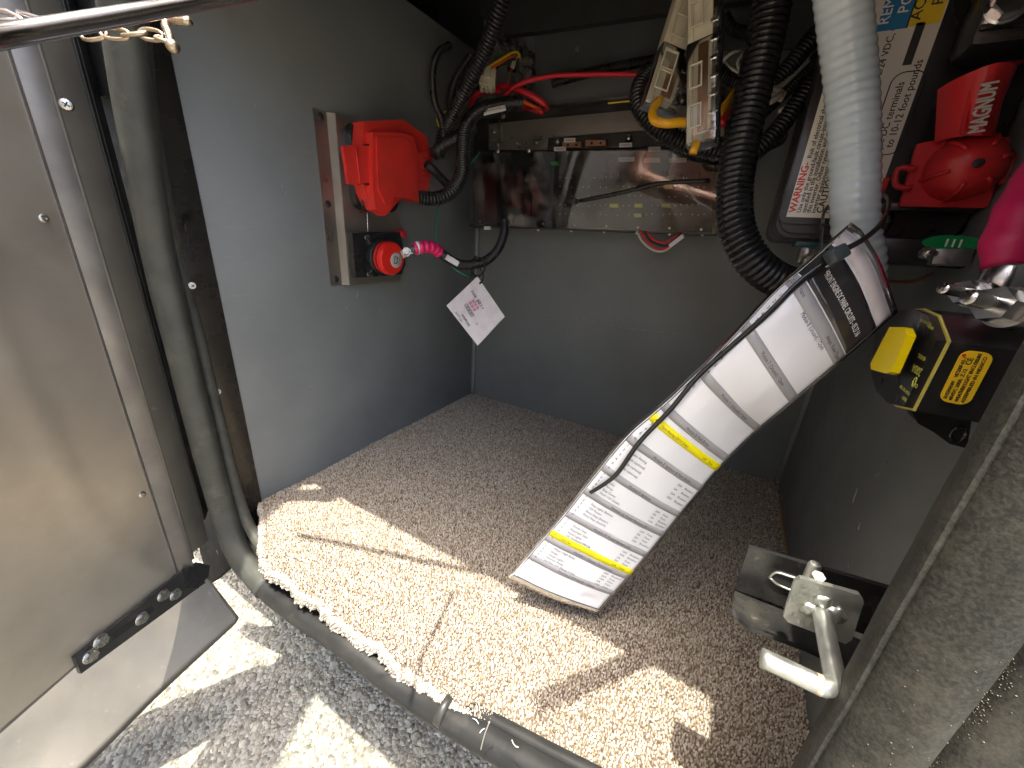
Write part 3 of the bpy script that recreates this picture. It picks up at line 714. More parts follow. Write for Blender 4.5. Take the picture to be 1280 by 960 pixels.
for (x0, y0, x1, y1) in ((-.006, -.006, .006, -.0048), (-.006, .000, .006, .0012), (-.006, -.006, -.0048, .0012), (.0048, -.006, .006, .0012), (-.004, .0012, -.002, .003), (.002, .0012, .004, .003), (-.009, .0058, .009, .0064)):
    add_box(bm, Mt, (x0, y0, 0), (x1, y1, .0002), 0)
frombm('battery_mark', bm, M['ink'], inl)
for k, (a, b) in enumerate(((458, 297), (461, 343))):
    screw('ear_screw', X(a, b, XL + .029), (1, 0, 0), .0036, SC, inl)
tube('strap_arm', [X(458, 297, XL + .030), X(464, 308, XL + .036), X(467, 322, XL + .037), X(466, 334, XL + .036), X(461, 343, XL + .030)], .0022, M['plastic'], inl, step=.004, n=8)
tube('slot_mark', [X(458, 322, XL + .0375), X(468, 324, XL + .0375)], .0016, M['slot'], inl, step=.004, n=6)
lathe('rear_knob', frame(X(501, 297, XL + .02), (0, 1, 0), (0, .9, .1)), [(.011, 0), (.012, .004), (.009, .012), (.004, .015)], M['redt'], inl, 20)

# ------------------------------------------------------------------ fuse panel on the back wall
fp = thing('fuse_box', 'black fuse panel under a scratched clear cover on the back wall', 'fuse panel', Y(740, 290, .80))
def onY(pxs, y): return [(v.x, v.z) for v in (Y(a, b, y) for a, b in pxs)]
FP = Matrix(((1, 0, 0, 0), (0, 0, -1, 0), (0, 1, 0, 0), (0, 0, 0, 1)))     # local x, y = world x, z; local z toward the viewer (-y)
def fprism(name, pxs, y, t, mat, bev=.0005, parent=fp):
    q = onY(pxs, y); return prism(name, q[::-1], FP, -y - t, -y, mat, parent, bev)   # front face at y
A0 = Y(588, 190, .775); A1 = Y(893, 292, .755)
fprism('back_board', [(592, 150), (900, 125), (915, 285), (592, 285)], .815, .006, M['board'])
fprism('upper_board', [(625, 140), (900, 112), (905, 180), (625, 190)], .806, .008, M['dark'])
fprism('bus_plate', [(611, 155), (640, 152), (840, 133), (905, 129), (905, 170), (800, 163), (685, 172), (684, 187), (611, 187)], .796, .004, M['steel'], .0006)
fprism('top_cover_edge', [(624, 138), (905, 108), (905, 112), (624, 142)], .786, .0015, M['clr2'], 0)
fprism('cover_edge_left', [(623, 138), (625, 138), (625, 190), (623, 190)], .784, .0015, M['clr2'], 0)
for (a, b, y) in ((629, 145, .794), (618, 165, .792), (853, 125, .794), (850, 169, .79), (786, 173, .794), (697, 177, .794)):
    lathe('cover_screw', frame(Y(a, b, y), (1, 0, 0), (0, -1, 0)), [(.0055, 0), (.0055, .002), (.0035, .0045), (.002, .005)], M['bolt'], fp, 16)
for (a, b) in ((622, 181), (646, 179), (671, 178)):
    lathe('plate_rivet', frame(Y(a, b, .7925), (1, 0, 0), (0, -1, 0)), [(.003, 0), (.0028, .0012), (.0012, .0022)], M['bolt'], fp, 12)
fprism('bus_lug', [(611, 158), (626, 156), (627, 175), (612, 176)], .788, .006, M['bolt'], .002)
# lower housing with fuses under the cover
fprism('housing', [(590, 192), (895, 186), (889, 290), (592, 281)], .806, .012, M['board'])
fprism('dark_red_module', [(597, 205), (620, 203), (620, 278), (599, 279)], .786, .018, M['relay'], .002)
for (a, b, w_, h_) in ((652, 210, 10, 60), (680, 205, 8, 70)):
    fprism('relay_block', [(a, b), (a + w_, b), (a + w_, b + h_), (a, b + h_)], .790, .012, M['board'], .001)
for (a0, a1, b) in ((703, 726, 181), (732, 757, 179)):
    o = fprism('copper_link', [(a0, b - 4), (a1, b - 4), (a1, b + 3), (a0, b + 4)], .786, .006, M['copper'], .001)
    for q in (.3, .75):
        lathe('link_hole', frame(Y(a0 + (a1 - a0) * q, b, .7855), (1, 0, 0), (0, -1, 0)), [(.0022, 0), (.0021, .001)], M['slot'], fp, 10)
for (a, b, w_) in ((712, 175, 14), (700, 186, 15), (782, 181, 16), (818, 186, 15), (783, 199, 20), (815, 200, 20), (847, 200, 22)):
    fprism('label_strip', [(a - w_ / 2, b - 2.3), (a + w_ / 2, b - 2.6), (a + w_ / 2, b + 2.8), (a - w_ / 2, b + 3.1)], .783, .0008, M['tagm'], 0)
    fprism('label_print', [(a - w_ / 2 + 2, b - .5), (a + w_ / 2 - 2, b - .8), (a + w_ / 2 - 2, b + .8), (a - w_ / 2 + 2, b + 1.0)], .7821, .0003, M['inkg'], 0)
for (a, b, mt_) in ((693, 204, 'fuseg'), (838, 221, 'fuseg'), (835, 233, 'fusey'), (767, 257, 'fusey'), (798, 257, 'fusey'), (797, 269, 'fusey'), (832, 257, 'fusey')):
    fprism('blade_fuse', [(a - 5, b - 2.2), (a + 5, b - 2.2), (a + 5, b + 2.2), (a - 5, b + 2.2)], .781, .012, M[mt_], .0008)
bm = bmesh.new()
for j in range(5):
    for i in range(26):
        a = 700 + i * 7.2; b = 222 + j * 11.5 + rnd.uniform(-1, 1)
        if rnd.random() < .6: add_lathe(bm, frame(Y(a, b, .7925), (1, 0, 0), (0, -1, 0)), [(.0012, 0), (.001, .0006)], 6)
sc_ = frombm('solder_point', bm, M['silver'], fp)
sc_['kind'] = 'stuff'
for i in range(7):
    a = 745 + i * 20; fprism('relay_body', [(a, 214), (a + 9, 214), (a + 9, 226), (a, 226)], .790, .010, M['plastic'], .001)
for (a, b) in ((688, 192), (688, 212)):
    tube('spring_contact', [Y(681, 188, .78), Y(680, 200, .778), Y(681, 212, .78)], .0016, M['bolt'], fp, step=.004, n=6)
# the clear cover itself: tilted sheet with side and bottom lips
cv = [Y(585, 190, .778), Y(905, 187, .778), Y(893, 293, .744), Y(586, 282, .744)]
cv = [Y(585, 190, .757), Y(905, 187, .757), Y(893, 292, .765), Y(586, 281, .765)]
nC = (cv[1] - cv[0]).cross(cv[3] - cv[0]).normalized()
if nC.y > 0: nC = -nC
vs = [*cv, *[p - nC * .0022 for p in cv]]
fs = [(0, 1, 2, 3), (7, 6, 5, 4), (0, 4, 5, 1), (1, 5, 6, 2), (2, 6, 7, 3), (3, 7, 4, 0)]
pydata('clear_cover', vs, fs, M['clr'], fp)
lip = [cv[3] + Vector((0, .0015, -.0003)), cv[2] + Vector((0, .0015, -.0003)), cv[2] + Vector((0, .06, -.0003)), cv[3] + Vector((0, .06, -.0003))]
vs = [*lip, *[p - Vector((0, 0, .0022)) for p in lip]]
pydata('bottom_lip', vs, fs, M['dark'], fp)
lip = [cv[1], cv[2], cv[2] + Vector((0, .06, 0)), cv[1] + Vector((0, .03, 0))]
vs = [*lip, *[p + Vector((.0022, 0, 0)) for p in lip]]
pydata('side_lip', vs, fs, M['clr2'], fp)
for k in range(8):
    a = 600 + k * 39.5; b = 277 + k * 1.4
    p = Y(a, b, .763); lathe('edge_screw', frame(p, (1, 0, 0), nC), [(.0022, 0), (.0018, .0016)], M['bolt'], fp, 8)
for a, b in ((622, 189), (661, 188)):
    p = Y(a, b, .756); lathe('edge_screw', frame(p, (1, 0, 0), nC), [(.004, 0), (.0038, .0014), (.002, .0028)], M['bolt'], fp, 12)
for k in range(7):
    a = 632 + k * 41; p = Y(a, 286 + k * 1.3, .768); lathe('lip_screw', frame(p, (1, 0, 0), (0, -.3, -1)), [(.0025, 0), (.002, .002)], M['white'], fp, 8)
fprism('small_clip', [(605, 283), (612, 283), (612, 287), (605, 287)], .762, .006, M['white'], .0005)
# black tie with its head lying across the cover
tie = thing('panel_tie', 'black cable tie laid across the clear cover of the fuse panel', 'cable tie', Y(715, 250, .745))
def cover_pt(a, b, o=.003):
    r = ray(a, b); p0 = cv[0] + nC * o; t = (p0 - CAM).dot(nC) / r.dot(nC); return CAM + r * t
tube('tie_strap', [cover_pt(*p) for p in ((724, 251), (760, 244), (800, 235), (818, 230), (850, 227), (887, 226))], .0032, M['plastic'], tie, step=.01, n=6, shape=(1, .35))
box('tie_head', (-.008, -.005, -.002), (.008, .005, .005), M['plastic'], tie, .0012, frame(cover_pt(715, 251, .004), (1, 0, -.2), nC))
wl = thing('panel_pigtail', 'red, black and white wire loop hanging under the fuse panel', 'wires', Y(825, 300, .76))
for pth, mt_ in (([(796, 288), (803, 302), (818, 313), (832, 313), (845, 302), (855, 293)], 'wirewht'), ([(800, 288), (808, 301), (820, 310), (833, 310), (845, 300), (855, 291)], 'wirered'), ([(806, 289), (812, 300), (824, 306), (836, 306), (852, 291)], 'wireblk'), ([(808, 289), (818, 300), (832, 303), (848, 293)], 'wirered')):
    tube('wire', [Y(a, b, .765) for a, b in pth], .0019, M[mt_], wl, step=.004, n=8)
Mq = frame(Y(846, 301, .758), (Y(856, 293, .758) - Y(836, 308, .758)), (0, -1, 0)); box('wire_label', (-.014, -.0035, -.0015), (.012, .0035, .0015), M['white'], wl, .0005, Mq)

# faint scuffs and specks on the grey panels
wb = bpy.data.objects['wall_back']
sm = pbr('scuff_grey', (.30, .31, .30), .6, c2=(.17, .185, .19), scale=120, mixpos=(.45, .6))
for pth in ([(672, 391), (730, 400), (790, 411), (856, 418)], [(720, 397), (770, 405), (800, 414)], [(686, 432), (690, 433)]):
    tube('scuff', [Y(a, b, YB + .0002) for a, b in pth], .0006, sm, wb, step=.01, n=5)
wl_ = bpy.data.objects['wall_left']
for pth in ([(432, 383), (436, 389)], [(474, 386), (478, 391)], [(352, 232), (358, 246)], [(384, 486), (389, 482)], [(318, 130), (321, 134)], [(448, 362), (446, 372)]):
    tube('scuff', [X(a, b, XL + .0002) for a, b in pth], .0007, sm, wl_, step=.004, n=5)
wr_ = bpy.data.objects['wall_right']
for pth in ([(1072, 610), (1066, 628)], [(1076, 650), (1073, 662)], [(1108, 578), (1109, 581)], [(1100, 590), (1094, 598)], [(1061, 700), (1062, 712)]):
    tube('scuff', [X(a, b, XR - .0002) for a, b in pth], .0008, sm, wr_, step=.004, n=5)

# ------------------------------------------------------------------ looms and wires, back left
def loom(label, pts, r, group=None, name='corrugated_loom', mat=None, slit=None, pitch=None, n=16):
    o = corrugated(name, [D(*p) for p in pts], r, mat or M['loom'], None, pitch or max(.0034, r * .42), n, slit=slit)
    tag(o, label, 'cable loom', group or 'black corrugated cable looms'); return o
loom('thick black corrugated loom coming down from the top left of the red wires', [(640, -40, .50), (624, 10, .53), (607, 60, .57), (585, 105, .61), (568, 140, .65), (556, 165, .68), (548, 195, .70)], .0118)
loom('black loom with white label bending down from the fuse box to the outlet cover', [(650, 128, .74), (622, 131, .71), (597, 139, .69), (582, 160, .68), (579, 190, .67), (577, 218, .66), (563, 240, .65), (545, 248, .645), (524, 247, .64)], .0118)
loom('short black loom running from the outlet cover up behind the bent loom', [(543, 193, .665), (554, 182, .675), (575, 170, .70), (590, 160, .72)], .0115)
loom('thin black loom slanting below the short one beside the outlet cover', [(533, 205, .66), (545, 216, .68), (560, 232, .69), (566, 240, .695)], .0078)
loom('slim black loom curling against the left panel above the outlet cover', [(562, 56, .70), (548, 66, .68), (541, 90, .67), (543, 125, .665), (552, 150, .665), (556, 185, .68)], .0062)
loom('second slim black loom hanging just behind the thick loom', [(588, 70, .70), (572, 95, .70), (564, 120, .70), (562, 150, .70)], .0075)
loom('middle black loom between the thick loom and the left panel', [(600, 75, .66), (580, 100, .67), (572, 125, .68), (560, 155, .69), (550, 180, .69)], .0088)
ll = thing('loom_label', 'small white label wrapped round the bent loom by the fuse panel', 'label', D(617, 136, .68))
Mq = frame(D(617, 138, .692), D(632, 135, .69) - D(606, 141, .69), -AZ); box('sleeve', (-.020, -.0045, -.002), (.022, .0045, .002), M['white'], ll, .001, Mq)
box('sleeve_print', (-.014, -.0008, .0018), (.014, .0008, .0022), M['inkg'], ll, 0, Mq)
hn = thing('battery_harness', 'braided cable with a bright pink sleeve plugged into the red capped socket', 'cable', D(555, 318, .62))
corrugated('black_sleeve', [D(*p) for p in ((631, 276, .745), (630, 292, .74), (622, 312, .72), (607, 326, .70), (588, 331, .68), (570, 329, .66), (556, 320, .64), (545, 312, .62))], .0085, M['loom'], hn, .0036, 14)
tube('pink_wrap', [D(*p) for p in ((549, 315, .625), (540, 309, .61), (528, 309, .60), (518, 311, .595))], .0092, M['pink'], hn, step=.0015, n=14, rfun=lambda i, a: .0088 + .0009 * math.sin(i * 1.1))
tube('lug_barrel', [D(*p) for p in ((522, 311, .597), (515, 312, .593), (509, 315, .59))], .0062, M['steel'], hn, step=.003, n=12)
tube('white_tape', [D(*p) for p in ((524, 310, .5985), (520, 310, .597))], .0096, M['white'], hn, step=.002, n=12)
Mq = frame(D(510, 315, .588), D(520, 311, .588) - D(505, 318, .588), -AZ); box('lug_tongue', (-.011, -.006, -.002), (.006, .006, .002), brass, hn, .001, Mq)
hexbolt('lug_nut', D(509, 315, .586), -AZ, .0055, .006, M['bolt'], hn)
Mq = frame(D(566, 327, .640), D(576, 333, .64) - D(558, 322, .64), -AZ); box('cable_label', (-.012, -.0045, .004), (.012, .0045, .007), M['tagm'], hn, .0008, Mq)
zt_ = thing('tag_tie', 'black cable tie round the sleeve, holding the square tag', 'cable tie', D(597, 335, .69))
tube('tie_band', [D(597 + 9 * math.cos(t), 333 + 12 * math.sin(t), .672 + .02 * math.sin(t * .5)) for t in np.linspace(-1.5, 4.9, 20)], .0014, M['plastic'], zt_, step=.004, n=6)
box('tie_head', (-.004, -.003, -.003), (.004, .003, .003), M['plastic'], zt_, .001, frame(D(596, 322, .672), (1, 0, 0), (0, -1, 0)))
tube('tie_loop', [D(*p) for p in ((590, 338, .66), (588, 347, .655), (593, 357, .652), (600, 356, .652), (604, 345, .655), (600, 335, .66))], .0010, M['plastic'], zt_, step=.004, n=6)
gw = tube('green_wire', [D(*p) for p in ((600, 190, .745), (552, 250, .68), (546, 275, .66), (545, 300, .655), (552, 318, .655), (567, 335, .66), (584, 345, .67), (596, 346, .69))], .0013, M['wiregrn'], None, step=.006, n=6)
tag(gw, 'thin green wire curving from behind the loom to the tag tie', 'wire')
# square tag hanging by a corner; its machine-readable code is left out
tg = thing('square_tag', 'square white tag hanging by one corner in front of the back left corner', 'tag', D(596, 390, .645))
tc = [D(597, 346, .652), D(631, 396, .640), D(597, 432, .636), D(558, 382, .648)]
Mt = frame((tc[0] + tc[1] + tc[2] + tc[3]) / 4, tc[1] - tc[0], -AZ); Mti = Mt.inverted()
q = [(Mti @ p) for p in tc]; q = [(v.x, v.y) for v in q]
if sum(q[i][0] * q[(i + 1) % 4][1] - q[(i + 1) % 4][0] * q[i][1] for i in range(4)) < 0: q = q[::-1]
prism('card', q, Mt, -.0009, .0009, M['tagm'], tg, .0004)
lathe('eyelet_hole', frame(D(601, 354, .6485), AX, -AZ), [(.003, 0), (.0028, .0004)], M['slot'], tg, 12)
Mtt = frame(D(590, 386, .6425), D(600, 402, .6410) - D(585, 378, .6435), -AZ) @ T(0, 0, .0006)
lines = [('PWR  DC', .0065, -.026, .013), ('1 2 3 4', .0065, -.008, .0135), ('AMP', .006, -.001, -.021), ('FUSE', .006, .010, -.021), ('GND', .005, .024, -.008), ('BATT 12V', .0045, -.010, -.027)]
lettering(tg, Mtt, lines, M['ink'])
bm = bmesh.new()
for i in range(4): 
    for (x0, y0, x1, y1) in ((0, 0, .0048, .0008), (0, .005, .0048, .0058), (0, 0, .0008, .0058), (.004, 0, .0048, .0058)):
        add_box(bm, Mtt @ T(-.012 + i * .0062, -.008, 0), (x0, y0, 0), (x1, y1, .0001), 0)
frombm('printed_boxes', bm, M['ink'], tg)
bm = bmesh.new()
for i in range(3):
    for j in range(2): add_box(bm, Mtt @ T(-.012 + i * .0066, .0005 + j * .006, 0), (0, 0, 0), (.0048, .0044, .0001), 0)
frombm('pink_stamp', bm, pbr('pink_ink', (.55, .22, .30), .6), tg)

# red, orange and yellow wires behind the fuse panel
def wire(label, pts, r, mat, name='wire', cat='wire', n=10):
    o = tube(name, [D(*p) for p in pts], r, M[mat], None, step=.006, n=n); tag(o, label, cat); return o
wire('long red cable arching from behind the fuse panel to the right', [(618, 133, .76), (632, 118, .74), (652, 104, .72), (690, 95, .70), (740, 93, .675), (790, 93, .65), (815, 95, .64), (860, 104, .615), (900, 120, .60)], .0040, 'wirered', 'red_cable')
wire('thick red cable ending at the top edge of the fuse panel', [(615, 110, .76), (632, 108, .75), (650, 113, .74), (672, 124, .74), (686, 136, .75)], .0060, 'wirered', 'red_cable')
wire('dark red cable arching left of the fuse panel', [(588, 140, .74), (592, 122, .74), (606, 114, .74), (626, 114, .75)], .0055, 'wirered', 'red_cable')
wire('red cable stub under the orange wire', [(645, 130, .77), (660, 134, .765), (680, 140, .76)], .006, 'wirered', 'red_cable')
wire('short orange wire in front of the red cable', [(642, 121, .74), (655, 127, .735), (668, 133, .735), (676, 136, .75)], .0032, 'wireora')
wire('yellow wire rising over the white connector', [(602, 90, .70), (620, 78, .70), (640, 66, .71), (648, 66, .72), (650, 72, .73)], .0020, 'wireyel')
wire('orange wire beside the yellow one over the white connector', [(603, 93, .70), (620, 82, .70), (636, 72, .71), (645, 69, .72)], .0020, 'wireora')
wire('thin brown wire hanging behind the connector', [(640, 83, .73), (638, 95, .73), (634, 106, .74)], .0014, 'wirebrn')
wire('thin yellow wire along the top edge of the fuse panel', [(760, 129, .67), (790, 126, .66), (812, 124, .65)], .0015, 'wireyel')
wire('thin yellow wire tip below the left looms', [(546, 148, .68), (550, 160, .68), (557, 164, .68)], .0014, 'wireyel')
wire('short yellow wire clip between the left looms', [(552, 142, .69), (559, 139, .69)], .0018, 'wireyel')
cn = thing('plug_connector', 'off-white plug connector behind the thick loom', 'connector', D(610, 98, .71))
Mq = frame(D(610, 97, .71), D(611, 80, .71) - D(608, 112, .71), -AZ)
box('plug_body', (-.020, -.015, -.010), (.012, .014, .010), M['cream'], cn, .002, Mq); box('plug_latch', (-.010, -.006, .009), (.010, .006, .013), M['cream'], cn, .001, Mq)
for k in (-8, 0, 8): box('plug_foot', (-.026, (k - 2) / 1000, -.004), (-.018, (k + 2) / 1000, .006), M['cream'], cn, .0008, Mq)
cp = thing('clear_connector', 'small clear plastic connector hanging beside the dusty insulation', 'connector', D(642, 80, .73))
Mq = frame(D(642, 79, .73), D(645, 70, .73) - D(639, 90, .73), -AZ); box('clear_shell', (-.014, -.009, -.006), (.012, .009, .006), M['clr2'], cp, .002, Mq); box('inner_pin', (-.010, -.004, -.003), (.008, .003, .003), M['wirewht'], cp, .001, Mq)

# upper back: strip with a rivet, black liner above, dusty insulation in the gap
sp_ = thing('upper_strip', 'dark grey metal strip with one rivet above the fuse panel', 'panel strip', Y(760, 60, .80))
prism('strip_face', onY([(670, 40), (1100, -25), (1100, 60), (860, 62), (760, 82), (690, 97), (671, 100)], .80)[::-1], FP, -.806, -.80, M['strip'], sp_, .001)
screw('rivet', Y(722, 61, .7995), (0, -1, 0), .0056, [M['alud'], M['slot']], sp_, cross=False)
struct(prism('upper_liner', onY([(630, 44), (672, 39), (1150, -32), (1150, -400), (560, -400), (600, 20)], .775)[::-1], FP, -.79, -.775, M['ceil'], bev=.002))
for lab, pt, r in (('flat black ribbed loom tucked under the grey strip', [(690, 104, .715), (730, 93, .69), (790, 80, .655), (850, 70, .62), (900, 64, .60)], .0080),):
    loom(lab, pt, r)
ins = thing('insulation_tuft', 'dusty grey insulation in the gap left of the grey strip', 'insulation', D(655, 85, .78))
for (a, b, d, s) in ((657, 85, .78, .030), (650, 70, .80, .026), (630, 62, .80, .030), (618, 68, .80, .022), (660, 98, .77, .016), (648, 100, .77, .012)):
    bm = bmesh.new(); bmesh.ops.create_icosphere(bm, subdivisions=4, radius=s)
    cen = D(a, b, d)
    for v in bm.verts:
        v.co *= 1 + .5 * noise.noise(v.co * 55 + cen * 9) + .22 * noise.noise(v.co * 220); v.co.x *= .6; v.co += cen
    frombm('tuft', bm, M['insul'], ins, 'all')

# ------------------------------------------------------------------ cream and clear fuse holders with the yellow cable
def local(o, x_to, z_like):
    return frame(o, Vector(x_to) - Vector(o), z_like)
def holder(name, label, base, topp, w, t, nrm, L0):
    """local x runs from the free end up to the frame edge; z is the face normal"""
    th = thing(name, label, 'fuse holder', base, 'cream and clear fuse holders'); ML = frame(base, Vector(topp) - Vector(base), nrm); L = (Vector(topp) - Vector(base)).length
    box('cream_body', (.010, -w * .30, -t * .4), (L, w * .42, t * .4), M['cream'], th, .0015, ML)
    box('cream_rail', (.004, w * .30, -t * .5), (L, w * .5, t * .46), M['cream'], th, .0012, ML)
    box('clear_sleeve', (.0, -w * .5, -t * .5), (L0, w * .52, t * .52), M['clr2'], th, .002, ML)
    box('clear_spine', (L0 * .8, -w * .52, -t * .5), (L, -w * .32, t * .5), M['clr2'], th, .001, ML)
    box('fuse_strip', (.012, -w * .18, t * .30), (L0 * .96, w * .14, t * .47), pbr('brown_fuse_strip', (.30, .22, .16), .4, c2=(.5, .42, .33), scale=150) if name == 'x' else M['copper'], th, .0008, ML)
    for x in (.016, L0 * .55, L0 * 1.12, L0 * 1.75):
        bm = bmesh.new(); a, b, q = x, x + .022, .0014
        y0, y1, z0, z1 = -w * .02, w * .40, t * .50, t * .58
        add_box(bm, ML, (a, y0, z0), (a + q, y1, z1), .0003); add_box(bm, ML, (b - q, y0, z0), (b, y1, z1), .0003)
        add_box(bm, ML, (a + q, y0, z0), (b - q, y0 + q, z1), .0003); add_box(bm, ML, (a + q, y1 - q, z0), (b - q, y1, z1), .0003)
        frombm('clip_frame', bm, M['cream'], th)
    for k in range(7):
        x = .008 + k * .016; box('clear_rib', (x, -w * .53, t * .1), (x + .003, -w * .25, t * .56), M['clr2'], th, .0006, ML)
    for k in range(4):
        x = L0 * .2 + k * .03; box('metal_contact', (x, -w * .42, t * .18), (x + .010, -w * .24, t * .34), M['bolt'], th, .0008, ML)
    return th, ML
b2, t2_ = D(879, 184, .40), D(884, -90, .37)
h2, M2 = holder('fuse_holder', 'upright cream and clear fuse holder hanging in front of the black ring of loom', b2, t2_, .028, .024, (-AZ - AX * .75), .095)
b1, t1_ = D(822, 140, .43), D(884, -60, .41)
h1, M1 = holder('fuse_holder', 'slanted cream and clear fuse holder leaning behind the upright one', b1, t1_, .038, .018, (-AZ + AX * .15), .062)
yc = tube('yellow_cable', [D(*p) for p in ((838, 100, .43), (826, 122, .425), (816, 138, .42), (818, 150, .415), (832, 154, .41), (848, 153, .41), (866, 150, .415), (872, 120, .42))], .0046, M['yel'], None, step=.004, n=12)
tag(yc, 'yellow cable looping between the two cream fuse holders', 'cable')
yt = thing('yellow_tape', 'torn yellow tape end between the upright fuse holder and the big black conduit', 'tape', D(915, 125, .45))
tube('tape_roll', [D(*p) for p in ((930, 92, .46), (922, 112, .455), (910, 128, .45), (899, 142, .45))], .0085, M['yel'], yt, step=.004, n=10, shape=(1, .35), rfun=lambda i, a: .0075 * (1 + .25 * noise.noise(Vector((i * .6, a, 0)))))
tube('crimp', [D(*p) for p in ((872, 178, .395), (868, 186, .395), (866, 192, .396))], .0042, M['yel'], yt, step=.004, n=8)
rt = tube('red_cable_end', [D(912, 132, .50), D(906, 145, .50), D(901, 156, .50)], .0055, M['wirered'], None, step=.004, n=10); tag(rt, 'short red cable end just right of the upright fuse holder', 'cable')

# ring of loom, big conduit, looms on the right
loom('big ring of black corrugated loom circling behind the two fuse holders', [(890, 62, .62), (850, 68, .61), (818, 84, .60), (800, 108, .59), (801, 135, .585), (822, 160, .58), (855, 178, .575), (895, 187, .57), (935, 186, .57), (975, 170, .58)], .0135)
big = corrugated('conduit', [D(*p) for p in ((978, -70, .37), (968, -10, .385), (956, 50, .40), (940, 120, .41), (926, 180, .415), (918, 240, .42), (921, 285, .42), (938, 322, .42), (965, 346, .425), (1000, 358, .435), (1040, 362, .45))], .0182, M['loom'], None, .0062, 26, .12, slit=2.6)
tag(big, 'widest black corrugated conduit hanging between the fuse holders and the grey hose', 'conduit')
loom('black loom rising from behind the widest conduit toward the grey hose, uppermost of three', [(935, 150, .50), (955, 118, .49), (985, 85, .48), (1012, 52, .47), (1035, 25, .46)], .0105)
loom('black loom under the uppermost one, middle of three behind the grey hose', [(930, 170, .52), (955, 140, .51), (985, 112, .50), (1015, 80, .49), (1040, 55, .48)], .0078)
loom('black loom lowest of three running from the widest conduit to behind the grey hose', [(925, 205, .50), (950, 185, .49), (978, 155, .48), (1003, 120, .47), (1030, 85, .46)], .0110)
loom('black loom curving from the fuse holders behind the widest conduit', [(880, 60, .55), (895, 85, .55), (915, 100, .55), (940, 108, .54)], .0100)
loom('dark loom bundle high between fuse holder and conduit', [(905, 20, .56), (915, 35, .56), (935, 40, .56), (975, 30, .55)], .0080)
for k, (pth, lab) in enumerate((([(902, 78, .54), (912, 68, .53), (926, 62, .53)], 'dusty cream wire arching highest left of the widest conduit'), ([(903, 66, .55), (907, 80, .545), (922, 90, .54), (932, 92, .54)], 'dusty cream wire curling lowest left of the widest conduit'), ([(925, 88, .53), (922, 78, .53), (930, 66, .53)], 'short dusty cream wire standing against the widest conduit'))):
    wire(lab, pth, .0020, 'wirewht')
ww = thing('white_cable_bunch', 'bunch of dusty white cable ends right of the widest conduit', 'cables', D(962, 122, .48))
for pth in ([(945, 125, .48), (958, 112, .48), (975, 108, .48), (1010, 75, .48)], [(946, 122, .475), (962, 118, .47), (978, 124, .47)], [(950, 130, .47), (965, 126, .465), (976, 118, .47)], [(952, 118, .475), (966, 112, .47), (980, 118, .475)], [(975, 140, .48), (985, 132, .48), (993, 120, .48)]):
    tube('cable', [D(*p) for p in pth], .0036, M['wirewht'], ww, step=.004, n=8)

# ------------------------------------------------------------------ inverter
YI = .500
inv = thing('inverter', 'black inverter with a white warning label behind the grey hose', 'inverter', (.09, .66, Y(1000, 300, YI).z))
xi0 = Y(968, 287, YI).x; zi0 = Y(1000, 297, YI).z; xi1 = XR - .002
IP = FP
def ip(name, x0, z0, x1, z1, y, t, mat, r=.006, bev=.001, parent=inv):
    return prism(name, rrect(x1 - x0, z1 - z0, min(r, (x1 - x0) / 2.1, (z1 - z0) / 2.1), 5, (x0 + x1) / 2, (z0 + z1) / 2), IP, -y - t, -y, mat, parent, bev)
ip('case', xi0, zi0, xi1, 1.28, YI + .010, .30, M['plastic'], .016, .006)
ip('bezel', xi0 + .003, zi0 + .004, xi1, 1.275, YI + .004, .008, M['plastic'], .014, .003)
lx0 = Y(983, 270, YI).x; lz0 = Y(983, 271, YI).z; lx1 = Y(1187, 0, YI).x
ip('label_plate', lx0 - .006, lz0 - .006, lx1 + .006, 1.25, YI + .001, .003, M['plastic'], .008, .0015)
quad('label', IP @ T(0, 0, -YI), lx0, lz0, lx1, 1.24, M['lab'], inv, z=-.0004)
MT_ = Matrix(((0, -1, 0, 0), (0, 0, -1, YI + .0003), (1, 0, 0, 0), (0, 0, 0, 1)))    # text runs up (+z), its top to -x
def tl_(px_, py_): p = Y(px_, py_, YI); return p.z, -p.x
u0 = lz0 + .004
xw = lx0
lns_r = [('WARNING-', .0098, u0, -(xw + .0085))]
body = [('Risk of electrical shock.', .0062, u0 + .047, 8.5), ('Use only the ground-fault circuit-interrupters', .0062, u0, 14.0), ('specified in the installation and operating man', .0062, u0, 19.0), ('this inverter. Other types may fail to operate', .0062, u0, 24.0),
        ('inverter equipment.', .0062, u0, 29.0), ('Do not mount this inverter near', .0062, u0, 43.5), ('provide ventilation', .0062, u0, 48.5)]
sc_w = .78
lettering(inv, MT_, [(a, s * .82, u, -(xw + k / 1000 * sc_w)) for a, s, u, k in body], M['ink'], bold=.00025)
lettering(inv, MT_, [('CAUTION-', .0078, u0, -(xw + .0365 * sc_w)), ('To reduce', .0052, u0 + .037, -(xw + .0365 * sc_w))], M['ink'], bold=.0004)
lettering(inv, MT_, [('WARNING-', .0084, u0, -(xw + .0085 * sc_w))], M['inkr'], bold=.0005)
a = tl_(1112, 190); b_ = tl_(1122, 196)
pA = Y(1117, 186, YI); pB = Y(1106, 172, YI)
zt0 = Y(1117, 186, YI).z
lettering(inv, MT_, [('Torque DC terminals', .0072, zt0 - .014, -(Y(1118, 140, YI).x)), ('to 10-12 foot pounds', .0072, zt0 + .001, -(Y(1131, 140, YI).x)), ('charging 12/24 VDC, 0.', .0066, zt0 + .028, -(Y(1103, 90, YI).x))], M['ink'], bold=.0002)
bx = (Y(1103, 140, YI).x, Y(1133, 140, YI).x); bz = (Y(1115, 193, YI).z, Y(1149, 88, YI).z)
